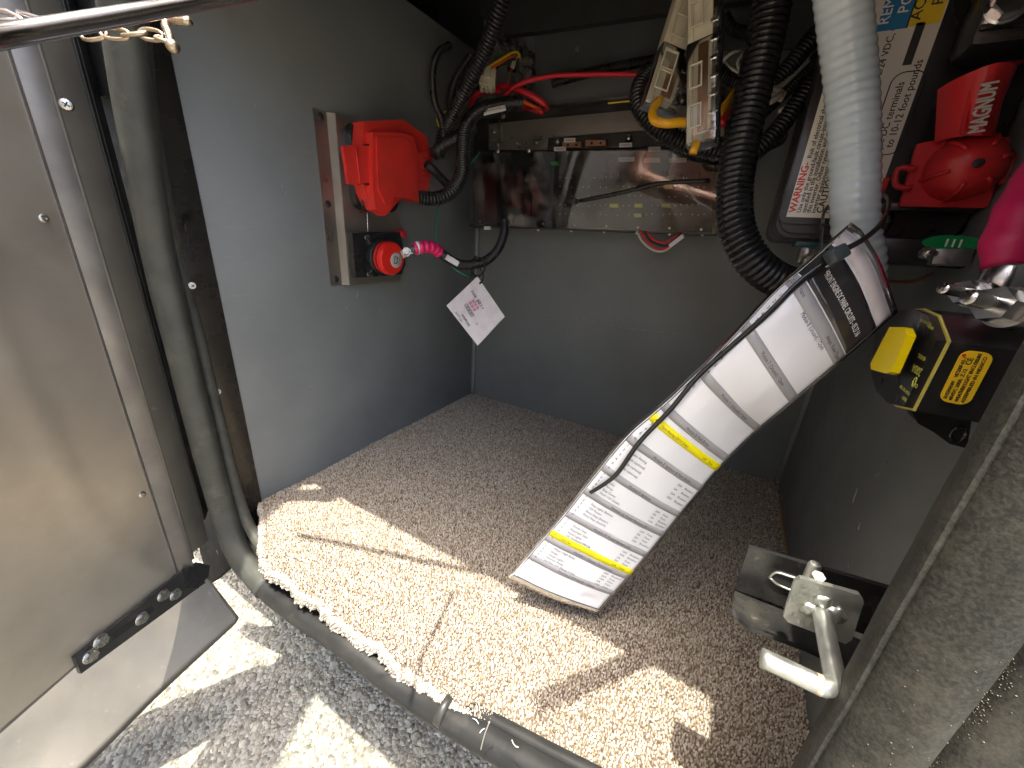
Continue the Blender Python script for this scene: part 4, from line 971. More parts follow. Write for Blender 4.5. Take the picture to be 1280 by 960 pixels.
ring = rrect(bx[1] - bx[0] + .006, bz[1] - bz[0], .008, 6, (bx[0] + bx[1]) / 2 + .002, (bz[0] + bz[1]) / 2)
rp_ = [Vector((x_, YI + .0002, z_)) for x_, z_ in ring]; tube('rounded_outline', rp_ + [rp_[0]], .0004, M['ink'], inv, step=.01, n=4, smoothpath=False, shape=(1, 1))
k0 = Y(1140, 80, YI)
def ypatch(name, pxs, mat, off=.0002):
    q = onY(pxs, YI - off); return prism(name, q[::-1], FP, -(YI - off) - .00015, -(YI - off), mat, inv, 0)
rect = lambda x0, z0, x1, z1, nm, mat, zz=-.0001: quad(nm, IP @ T(0, 0, -YI), x0, z0, x1, z1, mat, inv, z=zz)
zbar = Y(1135, 81, YI).z
rect(Y(1128, 81, YI).x, zbar, Y(1139, 81, YI).x, zbar + .028, 'black_bar', M['ink'])
zport = Y(1110, 38, YI).z
rect(Y(1095, 38, YI).x, zport, Y(1132, 35, YI).x, 1.24, 'blue_panel', M['inkb'])
rect(Y(1134, 35, YI).x, zport + .0005, lx1 - .001, 1.24, 'yellow_panel', M['inky'])
rect(Y(1132, 35, YI).x, zport, Y(1134, 35, YI).x, 1.24, 'panel_line', M['ink'])
xr, xa = Y(1110, 30, YI).x, Y(1149, 28, YI).x
lettering(inv, MT_ @ T(0, 0, .0002), [('REMOTE', .0098, zport + .004, -xr), ('PORT', .0098, zport + .010, -(xr + .0105))], M['white'], bold=.0003)
lettering(inv, MT_ @ T(0, 0, .0002), [('ACCESSORY', .0098, zport + .004, -xa), ('PORT', .0098, zport + .012, -(xa + .0105))], M['ink'], bold=.0003)
rect(Y(1100, 235, YI).x, Y(1100, 240, YI).z, Y(1108, 235, YI).x, Y(1100, 222, YI).z, 'red_mark', M['inkr'])
# lower base ledge, knob and clear bracket under the case
box('base_ledge', (Y(1090, 300, .47).x, .462, Y(1180, 335, .47).z), (XR - .003, .60, Y(1180, 300, .47).z), M['plastic'], inv, .003)
box('mounting_lip', (Y(1108, 245, .49).x, .488, Y(1200, 266, .49).z), (XR - .003, .498, Y(1200, 254, .49).z), M['plastic'], inv, .002)
box('teal_flange', (Y(994, 303, .52).x, .512, Y(1000, 308, .52).z), (Y(1028, 303, .52).x, .55, Y(1000, 302, .52).z), pbr('teal_gasket', (.01, .06, .07), .4), inv, .001)
box('clear_foot', (Y(1002, 308, .52).x, .514, Y(1000, 330, .52).z), (Y(1024, 308, .52).x, .54, Y(1000, 309, .52).z), M['clr2'], inv, .001)
# upper right connector hood
box('terminal_hood', (Y(1205, 60, .46).x, .452, Y(1230, 62, .46).z), (XR - .002, .495, 1.26), M['plastic'], inv, .006)
box('hood_recess', (Y(1222, 40, .447).x, .4475, Y(1240, 36, .447).z), (XR - .004, .4515, 1.25), M['gloss'], inv, .003)
box('clear_hood_plate', (Y(1228, 30, .44).x, .442, Y(1250, 27, .44).z), (XR - .006, .4465, 1.22), M['clr2'], inv, .001)
hexbolt('terminal_nut', Y(1258, 8, .444), (0, -1, .2), .0085, .008, M['chrome'], inv)
# ------------------------------------------------------------------ red terminal cover, pink cables
tcv = thing('terminal_cover', 'red domed terminal cover with silver raised lettering on the black inverter', 'terminal cover', Y(1200, 258, .485))
yb = .480
def rp(name, pxs, y, t, bev, mat='redt', seg=3): return fprism(name, pxs, y, t, M[mat], bev, tcv)
rp('base_plate', [(1147, 180), (1165, 176), (1238, 170), (1263, 172), (1255, 200), (1236, 257), (1230, 260), (1125, 258), (1128, 246)], yb, .006, .002)
cx_, cz_ = Y(1204, 211, yb).x, Y(1204, 211, yb).z; rd = abs(Y(1256, 211, yb).x - Y(1152, 211, yb).x) / 2
Mdm = frame((cx_, yb + .001, cz_), (1, 0, 0), (0, -1, 0)) @ Matrix.Diagonal((1, .98, 1, 1))
lathe('dome', Mdm, [(rd, -.002), (rd * .995, .003), (rd * .93, .010), (rd * .80, .0165), (rd * .60, .0215), (rd * .36, .0245), (rd * .12, .0255), (rd * .04, .0256)], M['redt'], tcv, 48)
lathe('dome_pip', Mdm @ T(0, 0, .0254), [(.0032, 0), (.0032, .0014), (.0022, .002)], M['ink'], tcv, 14)
for ang in (20, 68, 130, 200, 262, 318):
    a_ = R_(ang); Mr = Mdm @ Matrix.Rotation(a_, 4, 'Z')
    tube('dome_rib', [Mr @ Vector((rd * u, 0, z)) for u, z in ((1.0, .002), (.90, .0125), (.75, .0185), (.55, .0222))], .0017, M['redt'], tcv, step=.003, n=8)
# neck: a half pipe widening away from the dome
nl = [Y(a, b, y) for a, b, y in ((1168, 178, .478), (1170, 145, .476), (1172, 112, .474))]; nr = [Y(a, b, y) for a, b, y in ((1240, 176, .478), (1250, 130, .476), (1267, 91, .474))]
vs, fs = [], []; NA, NB = 14, 16
for i in range(NA + 1):
    t = i / NA; A = at(nl, t); B = at(nr, t); hgt = .021 + .006 * t
    for j in range(NB + 1):
        u = j / NB; prof = max(0, math.sin(math.pi * u)) ** .55
        edge = .0015 * (1 if .36 < u < .62 else 0)
        vs.append(A.lerp(B, u) + Vector((0, -hgt * prof - edge, .002 * math.sin(math.pi * u) * t)))
for i in range(NA):
    for j in range(NB): k = i * (NB + 1) + j; fs.append((k, k + 1, k + NB + 2, k + NB + 1))
nv0 = len(vs)
for i in range(NA + 1):
    for j in range(NB + 1):
        u = j / NB; prof = max(0, math.sin(math.pi * u)) ** .55; p = vs[i * (NB + 1) + j]; vs.append(p + Vector((.0, .0022 * prof, 0)))
for i in range(NA):
    for j in range(NB): k = nv0 + i * (NB + 1) + j; fs.append((k, k + NB + 1, k + NB + 2, k + 1))
for j in range(NB): k = NA * (NB + 1) + j; fs.append((k, k + 1, nv0 + k + 1, nv0 + k))
pydata('neck', vs, fs, M['redt'], tcv, 40)
fprism('neck_ridge', [(1203, 170), (1217, 112), (1214, 104), (1200, 166)], .4530, .002, M['redt'], .0008, tcv)
p0 = Y(1219, 167, .4475); p1 = Y(1237, 104, .4440)
Mm = frame(p0, p1 - p0, (0, -1, 0)); Lm = (p1 - p0).length
me_w = text_mesh('MAGNUM', 1); wd = max(v.co.x for v in me_w.vertices); bpy.data.meshes.remove(me_w)
fprism('name_plate', [(1211, 168), (1228, 104), (1243, 105), (1227, 169)], .4475, .003, M['redt'], .001, tcv)
lettering(tcv, Mm, [('MAGNUM', .0125, 0, -.0045, 'LEFT', Lm * 1.0 / (wd * .0125))], M['silver'], bold=.0006, extrude=.0006)
for nm, pq in (('side_loop', [(1146, 211), (1123, 211), (1120, 232), (1140, 235)]), ('side_loop', [(1262, 194), (1267, 197), (1258, 222), (1248, 228)])):
    tube(nm, [Y(a, b, .476) for a, b in pq], .0022, M['redt'], tcv, step=.003, n=8)
pk = tube('pink_cable', [D(*p) for p in ((1222, 108, .315), (1240, 90, .31), (1262, 72, .30), (1295, 50, .285), (1350, 15, .26))], .0098, M['pink'], None, step=.004, n=16); tag(pk, 'pink sleeved cable rising out of the neck of the red terminal cover', 'cable')
ps = thing('pink_lug_cable', 'bright pink sleeved cable and lug bolted above the yellow lever breaker', 'cable', D(1270, 310, .24))
tube('pink_sleeve', [D(*p) for p in ((1262, 336, .235), (1270, 305, .235), (1284, 270, .235), (1310, 225, .235), (1345, 180, .24))], .0155, M['pink'], ps, step=.003, n=20, shape=(1, .8), rfun=lambda i, a: .0155 * (1 + .03 * math.sin(i * .9 + a)) * min(1, .78 + i * .05))
tube('lug_barrel', [D(1262, 338, .236), D(1256, 352, .236), D(1250, 362, .238)], .0112, M['chrome'], ps, step=.003, n=18)
# ------------------------------------------------------------------ breaker on the right wall
xb = .100
brk = thing('breaker', 'black breaker with yellow lever and yellow label on the right wall', 'breaker', (XR - .02, .33, X(1138, 512, xb).z))
def onX(pxs, x): return [(v.y, v.z) for v in (X(a, b, x) for a, b in pxs)]
BP = Matrix(((0, 0, -1, 0), (1, 0, 0, 0), (0, 1, 0, 0), (0, 0, 0, 1)))   # local x,y = world y,z ; local z toward -x
face = onX([(1183, 426), (1139, 513), (1117, 508), (1101, 491), (1094, 468), (1098, 432), (1108, 400), (1128, 387), (1152, 385), (1171, 394)], xb)
if sum(face[i][0] * face[(i + 1) % len(face)][1] - face[(i + 1) % len(face)][0] * face[i][1] for i in range(len(face))) > 0: face = face[::-1]
def grow(pts, g):
    cx = sum(p[0] for p in pts) / len(pts); cy = sum(p[1] for p in pts) / len(pts)
    return [(cx + (x - cx) * g, cy + (y - cy) * g) for x, y in pts]
prism('front_cover', grow(face, .965), BP, -xb - .001, -xb + .0030, M['plastic'], brk, .0025, 3)
prism('yellow_gasket', grow(face, 1.0), BP, -xb - .0019, -xb - .0009, M['ytrim'], brk, .0004)
prism('body', grow(face, .985), BP, -XR + .001, -xb - .0019, M['plastic'], brk, .0015)
lv = onX([(1113, 409), (1131, 409), (1135, 419), (1115, 465), (1108, 467), (1090, 462), (1089, 455)], xb - .012)
prism('yellow_lever', lv[::-1], BP, -xb + .0085, -xb + .0125, M['lever'], brk, .0012, 3)
q = onX([(1116, 412), (1128, 412), (1110, 462), (1098, 460)], xb - .008); prism('lever_stem', q[::-1], BP, -xb + .003, -xb + .0086, M['plastic'], brk, .001)
q = onX([(1100, 400), (1148, 404), (1128, 480), (1098, 470)], xb - .001)
prism('lever_boss', q[::-1], BP, -xb, -xb + .004, M['plastic'], brk, .002)
def MX(px_, py_, x, rot=180):
    p = X(px_, py_, x); Mq = Matrix(((0, 0, -1, p.x), (1, 0, 0, p.y), (0, -1, 0, p.z), (0, 0, 0, 1))) if rot == 180 else None; return Mq
fl = lambda px_, py_, s, txt: lettering(brk, MX(px_, py_, xb - .00325), [(txt, s, 0, 0)], M['ylet'], bold=.0002)
ln = [(1154, 462, .0064, '200A'), (1158, 447, .0032, '48 VDC'), (1148, 481, .0034, 'OFF'), (1165, 404, .0022, 'MULTI-VOLTAGE'), (1168, 409, .0022, 'BREAKER'), (1138, 491, .0026, 'PUSH TO TRIP'), (1134, 499, .0026, 'RESET')]
for a in ln: fl(*a)
ringp = [X(1141, 477, xb - .0033) + Vector((0, .0016 * math.cos(t), -.0016 - .0028 * math.sin(t))) for t in np.linspace(0, 2 * math.pi, 17)]
tube('trip_ring', [p + Vector((0, -.002, .002)) for p in ringp], .0003, M['ylet'], brk, step=.001, n=5)
for (a, b) in ((1122, 497), (1158, 414), (1104, 476)):
    lathe('cover_recess', frame(X(a, b, xb - .0031), (0, 1, 0), (-1, 0, 0)), [(.0026, 0), (.0022, .0004)], M['slot'], brk, 12)
y0b = min(p[0] for p in face)
yfb = y0b - .0006
q = onY([(1203, 436), (1236, 443), (1244, 452), (1212, 508), (1204, 511), (1172, 503), (1168, 494), (1195, 440)], yfb)
lab_pts = rrect(abs(Y(1240, 446, yfb).x - Y(1201, 436, yfb).x), abs(Y(1205, 437, yfb).z - Y(1170, 500, yfb).z), .004, 4,
                (Y(1188, 468, yfb).x + Y(1226, 477, yfb).x) / 2, (Y(1205, 437, yfb).z + Y(1170, 500, yfb).z) / 2)
LX0 = min(p[0] for p in lab_pts); LZ0 = min(p[1] for p in lab_pts); LX1 = max(p[0] for p in lab_pts); LZ1 = max(p[1] for p in lab_pts)
prism('yellow_label', lab_pts, FP, -yfb - .0002, -yfb + .0003, M['ylab'], brk, 0)
MB_ = Matrix(((0, -1, 0, 0), (0, 0, -1, yfb - .0005), (1, 0, 0, 0), (0, 0, 0, 1)))
hh = (LX1 - LX0); Ls = LZ1 - LZ0
def fit(txt, size, lo, hi):
    me = text_mesh(txt, size); w_ = max(v.co.x for v in me.vertices); bpy.data.meshes.remove(me); return (hi - lo) / w_
ll_ = [('BUSSMANN', .24, .06, .40), ('187200F-03-1', .24, .48, .86), ('48VDC 200A  Z 12', .42, .04, .66), ('WEATHERTIGHT ENCLOSURE', .62, .04, .97), ('ASSEMBLED IN MEXICO', .82, .04, .92)]
sz_ = hh * .17
lettering(brk, MB_, [(t_, sz_, LZ0 + a_ * Ls, -(LX0 + k_ * hh), 'LEFT', fit(t_, sz_, LZ0 + a_ * Ls, LZ0 + b__ * Ls)) for t_, k_, a_, b__ in ll_] + [('CE', sz_ * 1.5, LZ0 + .74 * Ls, -(LX0 + .44 * hh))], M['ink'], bold=.00018)
lathe('red_dot', frame((LX0 + hh * .12, yfb - .0002, LZ1 - Ls * .1), (1, 0, 0), (0, -1, 0)), [(.0009, 0), (.0008, .0002)], M['inkr'], brk, 12)
# mounting ear below
pe = onY([(1140, 512), (1210, 525), (1222, 520), (1215, 566), (1192, 560), (1172, 545), (1152, 534)], .312)
prism('mounting_ear', pe[::-1], FP, -.335, -.318, M['plastic'], brk, .003)
lathe('ear_hole', frame(Y(1197, 543, .3175), (1, 0, 0), (0, -1, 0)) @ Matrix.Diagonal((.7, 1.1, 1, 1)), [(.0048, 0), (.0052, .0008), (.0044, .0012), (.0030, .0004)], M['gloss'], brk, 20)
lathe('ear_hole_core', frame(Y(1197, 543, .3173), (1, 0, 0), (0, -1, 0)) @ Matrix.Diagonal((.6, 1.0, 1, 1)), [(.0034, 0), (.0034, .0006)], M['slot'], brk, 20)
# threaded studs and nuts above it
def stud(name, label, a, b, r, nutr, washers=2):
    s = thing(name, label, 'stud', b, 'threaded studs above the breaker'); d = (b - a); L = d.length; n_ = d.normalized()
    tube('thread', [a, b + n_ * .01], r, M['chrome'], s, step=.0004, n=18, smoothpath=True, rfun=lambda i, an: r * (1 - .13 * (0.5 + .5 * math.sin(i * 2 * math.pi / 4 + an))))
    Mh = frame(b, n_.orthogonal(), n_)
    bm = bmesh.new(); add_prism(bm, [(nutr * math.cos(k * math.pi / 3), nutr * math.sin(k * math.pi / 3)) for k in range(6)], Mh, -.004, nutr * .75, bev=nutr * .10); frombm('nut', bm, M['chrome'], s, 30)
    for k in range(washers): lathe('washer', Mh @ T(0, 0, nutr * .75 + .0004 + k * .0024), [(nutr * 1.18, 0), (nutr * 1.22, .0009), (nutr * 1.18, .0018)], M['chrome'], s, 28)
stud('threaded_stud', 'shiny threaded stud and nut farther left above the breaker', D(1179, 360, .232), D(1208, 366, .236), .0034, .0070, 1)
stud('threaded_stud', 'nearest shiny threaded stud with a big nut under the pink lug', D(1211, 371, .188), D(1246, 381, .192), .0038, .0086, 3)
gl = thing('ground_lug', 'square metal ground lug with a green sticker under the inverter', 'ground lug', D(1185, 325, .33))
Mq = frame(Y(1187, 322, .43), (1, 0, .06), (0, -1, .15)); box('lug_block', (-.010, -.0055, -.006), (.011, .0060, .004), M['zinc'], gl, .001, Mq)
tube('lug_screw', [Y(1165, 318, .43), Y(1156, 316, .425)], .0045, M['bolt'], gl, step=.0008, n=12, rfun=lambda i, a: .0042 + .0003 * (i % 2))
lathe('green_sticker', frame(Y(1190, 304, .4610), (1, 0, 0), (0, -1, .1)) @ Matrix.Diagonal((1.5, .5, 1, 1)), [(.012, 0), (.012, .0004)], M['green'], gl, 24)
for dx in (-.003, .001, .005): box('ground_mark', (dx, -.003, .0004), (dx + .0012, .003, .0007), M['white'], gl, 0, frame(Y(1188, 304, .4610), (1, 0, 0), (0, -1, .1)))
wire('copper coloured wire running behind the sheet to the ground lug', [(1105, 352, .40), (1140, 352, .385), (1165, 342, .37), (1180, 334, .36)], .0016, 'wirebrn')
loom('black cable curling over the foot of the grey hose', [(1100, 345, .36), (1098, 300, .35), (1110, 275, .35), (1104, 262, .36)], .004)

# ------------------------------------------------------------------ grey hose
hose = tube('grey_hose', [D(*p) for p in ((1040, -90, .285), (1050, -30, .29), (1056, 30, .298), (1063, 100, .306), (1067, 170, .312), (1068, 240, .318), (1070, 290, .325), (1078, 330, .335), (1074, 380, .36), (1040, 430, .42), (1010, 450, .52))],
            .0175, M['hose'], None, step=.0012, n=40, rfun=lambda i, a: (.0176 - .002 * min(1, i / 250)) * (1 + .026 * math.sin(i * 2 * math.pi / 6.2 + a) * (.55 + .45 * min(1, i / 160)) + .004 * math.sin(a * 2 + i * .01)))
tag(hose, 'thick pale grey ribbed hose hanging in front of the inverter label', 'hose')

# ------------------------------------------------------------------ laminated circuit sheet
z6 = lambda x, y: (620 + x / 1.846, 260 + y / 1.846)
Lp = [(830, 25, .268), (725, 118, .276), (640, 190, .285), (560, 278, .298), (480, 365, .315), (385, 455, .34), (300, 525, .36), (225, 612, .39), (165, 690, .415), (95, 772, .44), (25, 855, .462)]
Rp = [(928, 240, .262), (855, 305, .268), (780, 370, .277), (715, 425, .288), (655, 475, .302), (605, 515, .325), (555, 562, .338), (500, 622, .355), (440, 695, .375), (395, 752, .395), (355, 800, .41), (295, 870, .43), (235, 938, .452)]
Lc = catmull([D(*z6(a, b), d) for a, b, d in Lp], .004); Rc = catmull([D(*z6(a, b), d) for a, b, d in Rp], .004)
def arc_of(Ls, pxl):   # resample by picture-independent arc length
    L = [0]
    for p, q in zip(Ls, Ls[1:]): L.append(L[-1] + (q - p).length)
    def f(t):
        s = max(0, min(1, t)) * L[-1]
        import bisect
        i = min(len(L) - 2, max(0, bisect.bisect_right(L, s) - 1)); return Ls[i].lerp(Ls[i + 1], (s - L[i]) / (L[i + 1] - L[i]))
    return f, L[-1]
fL, LL = arc_of(Lc, 0); fR, LR = arc_of(Rc, 0)
def Sbase(u, v):
    A = fL(u); B = fR(u); p = A.lerp(B, v)
    return p
def Snorm(u, v):
    e = .01; a = Sbase(min(1, u + e), v) - Sbase(max(0, u - e), v); b = Sbase(u, min(1, v + .05)) - Sbase(u, max(0, v - .05))
    n = a.cross(b).normalized()
    if n.dot(CAM - Sbase(u, v)) < 0: n = -n
    return n
def SS(u, v, o=0.0):
    n = Snorm(u, v)
    bow = .0045 * math.sin(math.pi * v) * (1 - .4 * u) - .006 * max(0, (.13 - v) / .13) * min(1, max(0, (.62 - u) / .2))
    rip = .0012 * noise.noise(Vector((u * 7, v * 3, 2))) + .0005 * noise.noise(Vector((u * 22, v * 9, 4)))
    dent = -.0022 * math.exp(-((u - .955) / .012) ** 2 - ((v - .80) / .06) ** 2)
    return Sbase(u, v) + n * (bow + rip + dent + o)
sheet = thing('circuit_sheet', 'long laminated circuit list with grey bands and yellow highlights hung from the grey hose', 'sheet', SS(.5, .5))
def patch(name, u0, u1, v0, v1, o, t, mat, nu=None, nv_=None):
    nu = nu or max(2, int(abs(u1 - u0) * 110)); nv_ = nv_ or max(2, int(abs(v1 - v0) * 26)); vs, fs = [], []
    for k in (0, 1):
        for i in range(nu + 1):
            for j in range(nv_ + 1): vs.append(SS(u0 + (u1 - u0) * i / nu, v0 + (v1 - v0) * j / nv_, o - k * t))
    s = nv_ + 1; nn = (nu + 1) * s
    for i in range(nu):
        for j in range(nv_): k = i * s + j; fs.append((k, k + 1, k + s + 1, k + s)); fs.append((nn + k, nn + k + s, nn + k + s + 1, nn + k + 1))
    for i in range(nu):
        k = i * s; fs.append((k, k + s, nn + k + s, nn + k)); k += nv_; fs.append((k, nn + k, nn + k + s, k + s))
    for j in range(nv_): fs.append((j, nn + j, nn + j + 1, j + 1)); k = nu * s + j; fs.append((k, k + 1, nn + k + 1, nn + k))
    return pydata(name, vs, fs, mat, sheet, 'all')
patch('laminate_film', 0, 1, 0, 1, .0, .0004, M['film'])
patch('paper', .012, .985, .025, .975, .0003, .0009, M['paper'])
e = .0005
patch('top_border', .014, .036, .03, .97, e, .0001, M['tagm'])
patch('title_band', .040, .098, .03, .972, e, .0001, M['header'])
patch('heading_band', .100, .122, .03, .972, e, .0001, M['inkg'])
bars = [.205, .305, .398, .492, .585, .662, .742, .832, .905]
for b in bars: patch('grey_band', b - .010, b + .009, .035, .972, e, .0001, M['inkg'])
patch('yellow_highlight', .418, .437, .035, .972, e + .00003, .0001, M['hi']); patch('yellow_highlight', .802, .822, .035, .972, e + .00003, .0001, M['hi'])
for v in (.034, .968): patch('border_line', .014, .982, v - .004, v + .004, e, .0001, M['ink'], nv_=1)
patch('border_line', .978, .981, .03, .97, e, .0001, M['ink'], nu=1)
LEN = (LL + LR) / 2
def smap(u_base, v_base, wv):
    """local x (metres across the sheet) and y (metres toward its top) to the bent sheet"""
    def f(x, y, z): return SS(u_base - y / LEN, v_base + x / wv, .00062 + z)
    return f
WS = .092
def put(u, v, txt, size, mat=M['ink'], bold=0, xs=1): 
    lettering(sheet, None, [(txt, size, 0, -size * .35, 'LEFT', xs)], mat, bold=bold, fmap=smap(u, v, WS))
put(.070, .20, '*FRONT ENGINE DC PANEL CIRCUITS - 05.27.16', .0060, M['white'], xs=.50, bold=.0001)
put(.111, .05, 'Circuit Name', .0042, xs=.8); put(.111, .70, 'Amps  Fuse Type', .0042, xs=.8)
mods = {.125: 'Module 8: (Unused) / Open', .205: 'Module 7: (Unused) / Open', .305: 'Module C: (Unused) / Open', .398: 'Module D: Park Brake', .492: 'Module E: Ignition & Park Brake', .585: 'Module F: Ignition', .662: 'Module G: Fused Battery #1', .742: 'Module H: Fused Battery #2', .832: 'Module I: Chassis Disconnect', .905: 'Module J: (Unused) / Open'}
for u, t in mods.items(): put(u, .36, t, .0046, xs=.74)
rows = [(.428, 'Patio Awning (24/14 Only)', '15A', 'Fuse'), (.513, 'Patio Awning', '20A', 'Breaker'), (.527, 'Slide (optional)', '5A', 'Breaker'), (.541, 'Slide (optional)', '25A', 'Breaker'), (.555, 'Slide (optional)', '25A', 'Breaker'),
        (.606, 'Radio', '20A', 'Fuse'), (.618, 'Mirror', '5A', 'Fuse'), (.630, 'Step Cover', '5A', 'Breaker'), (.642, 'Dash 12V Outlet', '15A', 'Breaker'),
        (.682, 'Step Lights Battery', '15A', 'Fuse'), (.694, '12V Power', '5A', 'Fuse'), (.706, 'Entry Step (Motor)', '5A', 'Fuse'), (.718, 'Entry Step (Switch)', '15A', 'Breaker'),
        (.762, 'Driver Seat', '10A', 'Breaker'), (.774, 'Passenger Seat', '30A', 'Breaker'), (.786, 'Head Lights', '5A', 'Fuse'), (.797, '12V Outlets/USB/CB', '5A', 'Fuse'), (.812, 'A/C Fan', '10A', 'Fuse'),
        (.848, 'Wiper High Relay', '20A', 'Breaker'), (.860, 'Image', '20A', 'Fuse'), (.871, 'Cargo Lights', '10A', 'Fuse'), (.882, 'Inverter Relay', '5A', 'Fuse'), (.893, 'Sat Dnt 12V (Nova Only)', '15A', 'Fuse')]
for u, t, a, f_ in rows:
    put(u, .17, t, .0040, xs=.78); put(u, .74, a, .0038, xs=.8); put(u, .83, f_, .0038, xs=.8)
nums = []
prev = .125
for k, b in enumerate(bars + [.985]):
    nr_ = 6; 
    for i in range(nr_):
        put(prev + (b - prev) * (i + .9) / (nr_ + .6), .075, str(i + 1), .0038)
    prev = b
# the tie that holds it: long strap tail lying on the sheet, head near the hose
tz = thing('sheet_tie', 'long black cable tie with its tail lying along the laminated sheet', 'cable tie', D(1045, 318, .27))
def nearS(a, b):
    best = None
    for i in range(0, 101):
        for j in range(0, 21):
            p = SS(i / 100, j / 20, .002); q = p - CAM; d = q.dot(AZ); x = 640 + 485 * q.dot(AX) / d; y = 480 - 485 * q.dot(AY) / d
            e_ = (x - a) ** 2 + (y - b) ** 2
            if best is None or e_ < best[0]: best = (e_, p, d)
    return best[2]
tp = [(1036, 326), (1000, 352), (960, 392), (915, 432), (873, 470), (838, 512), (800, 552), (773, 590), (757, 604), (738, 616)]
tube('tail', [D(a, b, nearS(a, b) - .003) for a, b in tp], .0022, M['plastic'], tz, step=.006, n=8, shape=(1, .5))
hd = D(1045, 318, .252)
Mh = frame(hd, D(1064, 308, .268) - D(1030, 328, .268), -AZ)
box('head', (-.0055, -.0045, -.004), (.0055, .0045, .005), pbr('tie_head_grey', (.045, .06, .065), .3), tz, .0015, Mh)
tube('band', [D(*p) for p in ((1052, 314, .252), (1078, 300, .254), (1098, 283, .262), (1110, 262, .30), (1108, 246, .33), (1088, 240, .36), (1055, 245, .37), (1032, 262, .36), (1028, 282, .33), (1026, 312, .30), (1034, 318, .262))], .0021, M['plastic'], tz, step=.005, n=8, shape=(1, .6))

# ------------------------------------------------------------------ striker bracket, zinc plate and bent rod on the right
def proj(p):
    q = Vector(p) - CAM; d = q.dot(AZ); return 640 + 485 * q.dot(AX) / d, 480 - 485 * q.dot(AY) / d, d
stk = thing('striker_bracket', 'glossy black slotted angle bracket reaching out from the right post over the carpet', 'bracket', Y(1000, 780, .22))
yv = .238
vf = onY([(936, 684), (1000, 703), (1290, 788), (1260, 870), (1100, 800), (918, 737)], yv)
prism('upright_flange', vf[::-1], FP, -yv - .003, -yv, M['gloss'], stk, .0007)
zr = Y(918, 738, yv).z; 
hfp = [Z(a, b, zr) for a, b in ((918, 738), (917, 760), (924, 772), (940, 784), (1005, 808), (1062, 834), (1140, 868), (1240, 900), (1260, 866), (1100, 802))]
hfp[0].y = hfp[-1].y = hfp[-2].y = yv + .003; 
HM = Matrix.Identity(4)
hq = [(p.x, p.y) for p in hfp]
if sum(hq[i][0] * hq[(i + 1) % len(hq)][1] - hq[(i + 1) % len(hq)][0] * hq[i][1] for i in range(len(hq))) < 0: hq = hq[::-1]
prism('level_flange', hq, HM, zr - .0032, zr - .0002, M['gloss'], stk, .0007)
sl_ = onY([(962, 722), (968, 716), (1010, 730), (1003, 741), (975, 732)], yv - .0003)
prism('slot', sl_[::-1], FP, -yv - .0005, -yv + .0004, M['slot'], stk, 0)
rim = [Y(a, b, yv - .0006) for a, b in ((962, 722), (969, 716), (980, 718), (1010, 730), (1003, 741), (975, 732), (962, 722))]
tube('slot_rim', rim, .0007, M['zinc'], stk, step=.002, n=6)
zp = thing('latch_plate', 'square zinc latch plate with a bent zinc rod welded through its middle', 'latch', Y(1028, 765, .205))
yp = .2035
pq_ = onY([(1000, 723), (1074, 744), (1080, 753), (1065, 800), (1057, 805), (985, 778), (979, 770), (993, 727)], yp)
prism('plate', pq_[::-1], FP, -yp - .0026, -yp, M['zinc'], zp, .0012, 2)
lathe('bolt_behind', frame(Y(1018, 708, .232), (1, 0, 0), (0, 0, 1)), [(.0032, -.012), (.0032, .0005), (.0026, .002), (.001, .0024)], M['zinc'], zp, 18)
hexbolt('carriage_bolt', Y(1022, 722, .2080), (0, -.3, 1), .0030, .0016, M['zinc'], zp, washer=False)
p0 = Y(1027, 766, yp - .0002); Lr = .02
while proj(p0 + Vector((0, -Lr, 0)))[1] < 866 and Lr < .2: Lr += .0005
p1 = p0 + Vector((0, -Lr, 0)); Wr = .01
while proj(p1 - Vector((Wr, 0, 0)))[0] > 952 and Wr < .2: Wr += .0005
p2 = p1 - Vector((Wr, 0, 0)); print('rod', Lr, Wr, proj(p0), proj(p1), proj(p2))
RR = .0040
tube('bent_rod', [p0 + Vector((0, .004, 0)), p0, p0.lerp(p1, .4), p0.lerp(p1, .78), p1 + Vector((-.0008, .004, 0)), p1 + Vector((-.004, .0008, 0)), p1.lerp(p2, .25), p1.lerp(p2, .7), p2], RR, M['zinc'], zp, step=.002, n=24)
tube('rust_patch', [p1.lerp(p2, .20), p1.lerp(p2, .28)], RR * 1.01, M['rust'], zp, step=.002, n=24, rfun=lambda i, a: RR * (1.012 + .01 * noise.noise(Vector((i, a * 2, 0)))))
for (a, b, s) in ((1012, 762, .0042), (1043, 768, .0046), (1028, 752, .0035)):
    bm = bmesh.new(); bmesh.ops.create_icosphere(bm, subdivisions=3, radius=s); cen = Y(a, b, yp)
    for v in bm.verts:
        v.co *= 1 + .35 * noise.noise(v.co * 400 + cen * 50); v.co.y *= .45; v.co += cen
    frombm('weld_bead', bm, M['zinc'], zp, 'all')

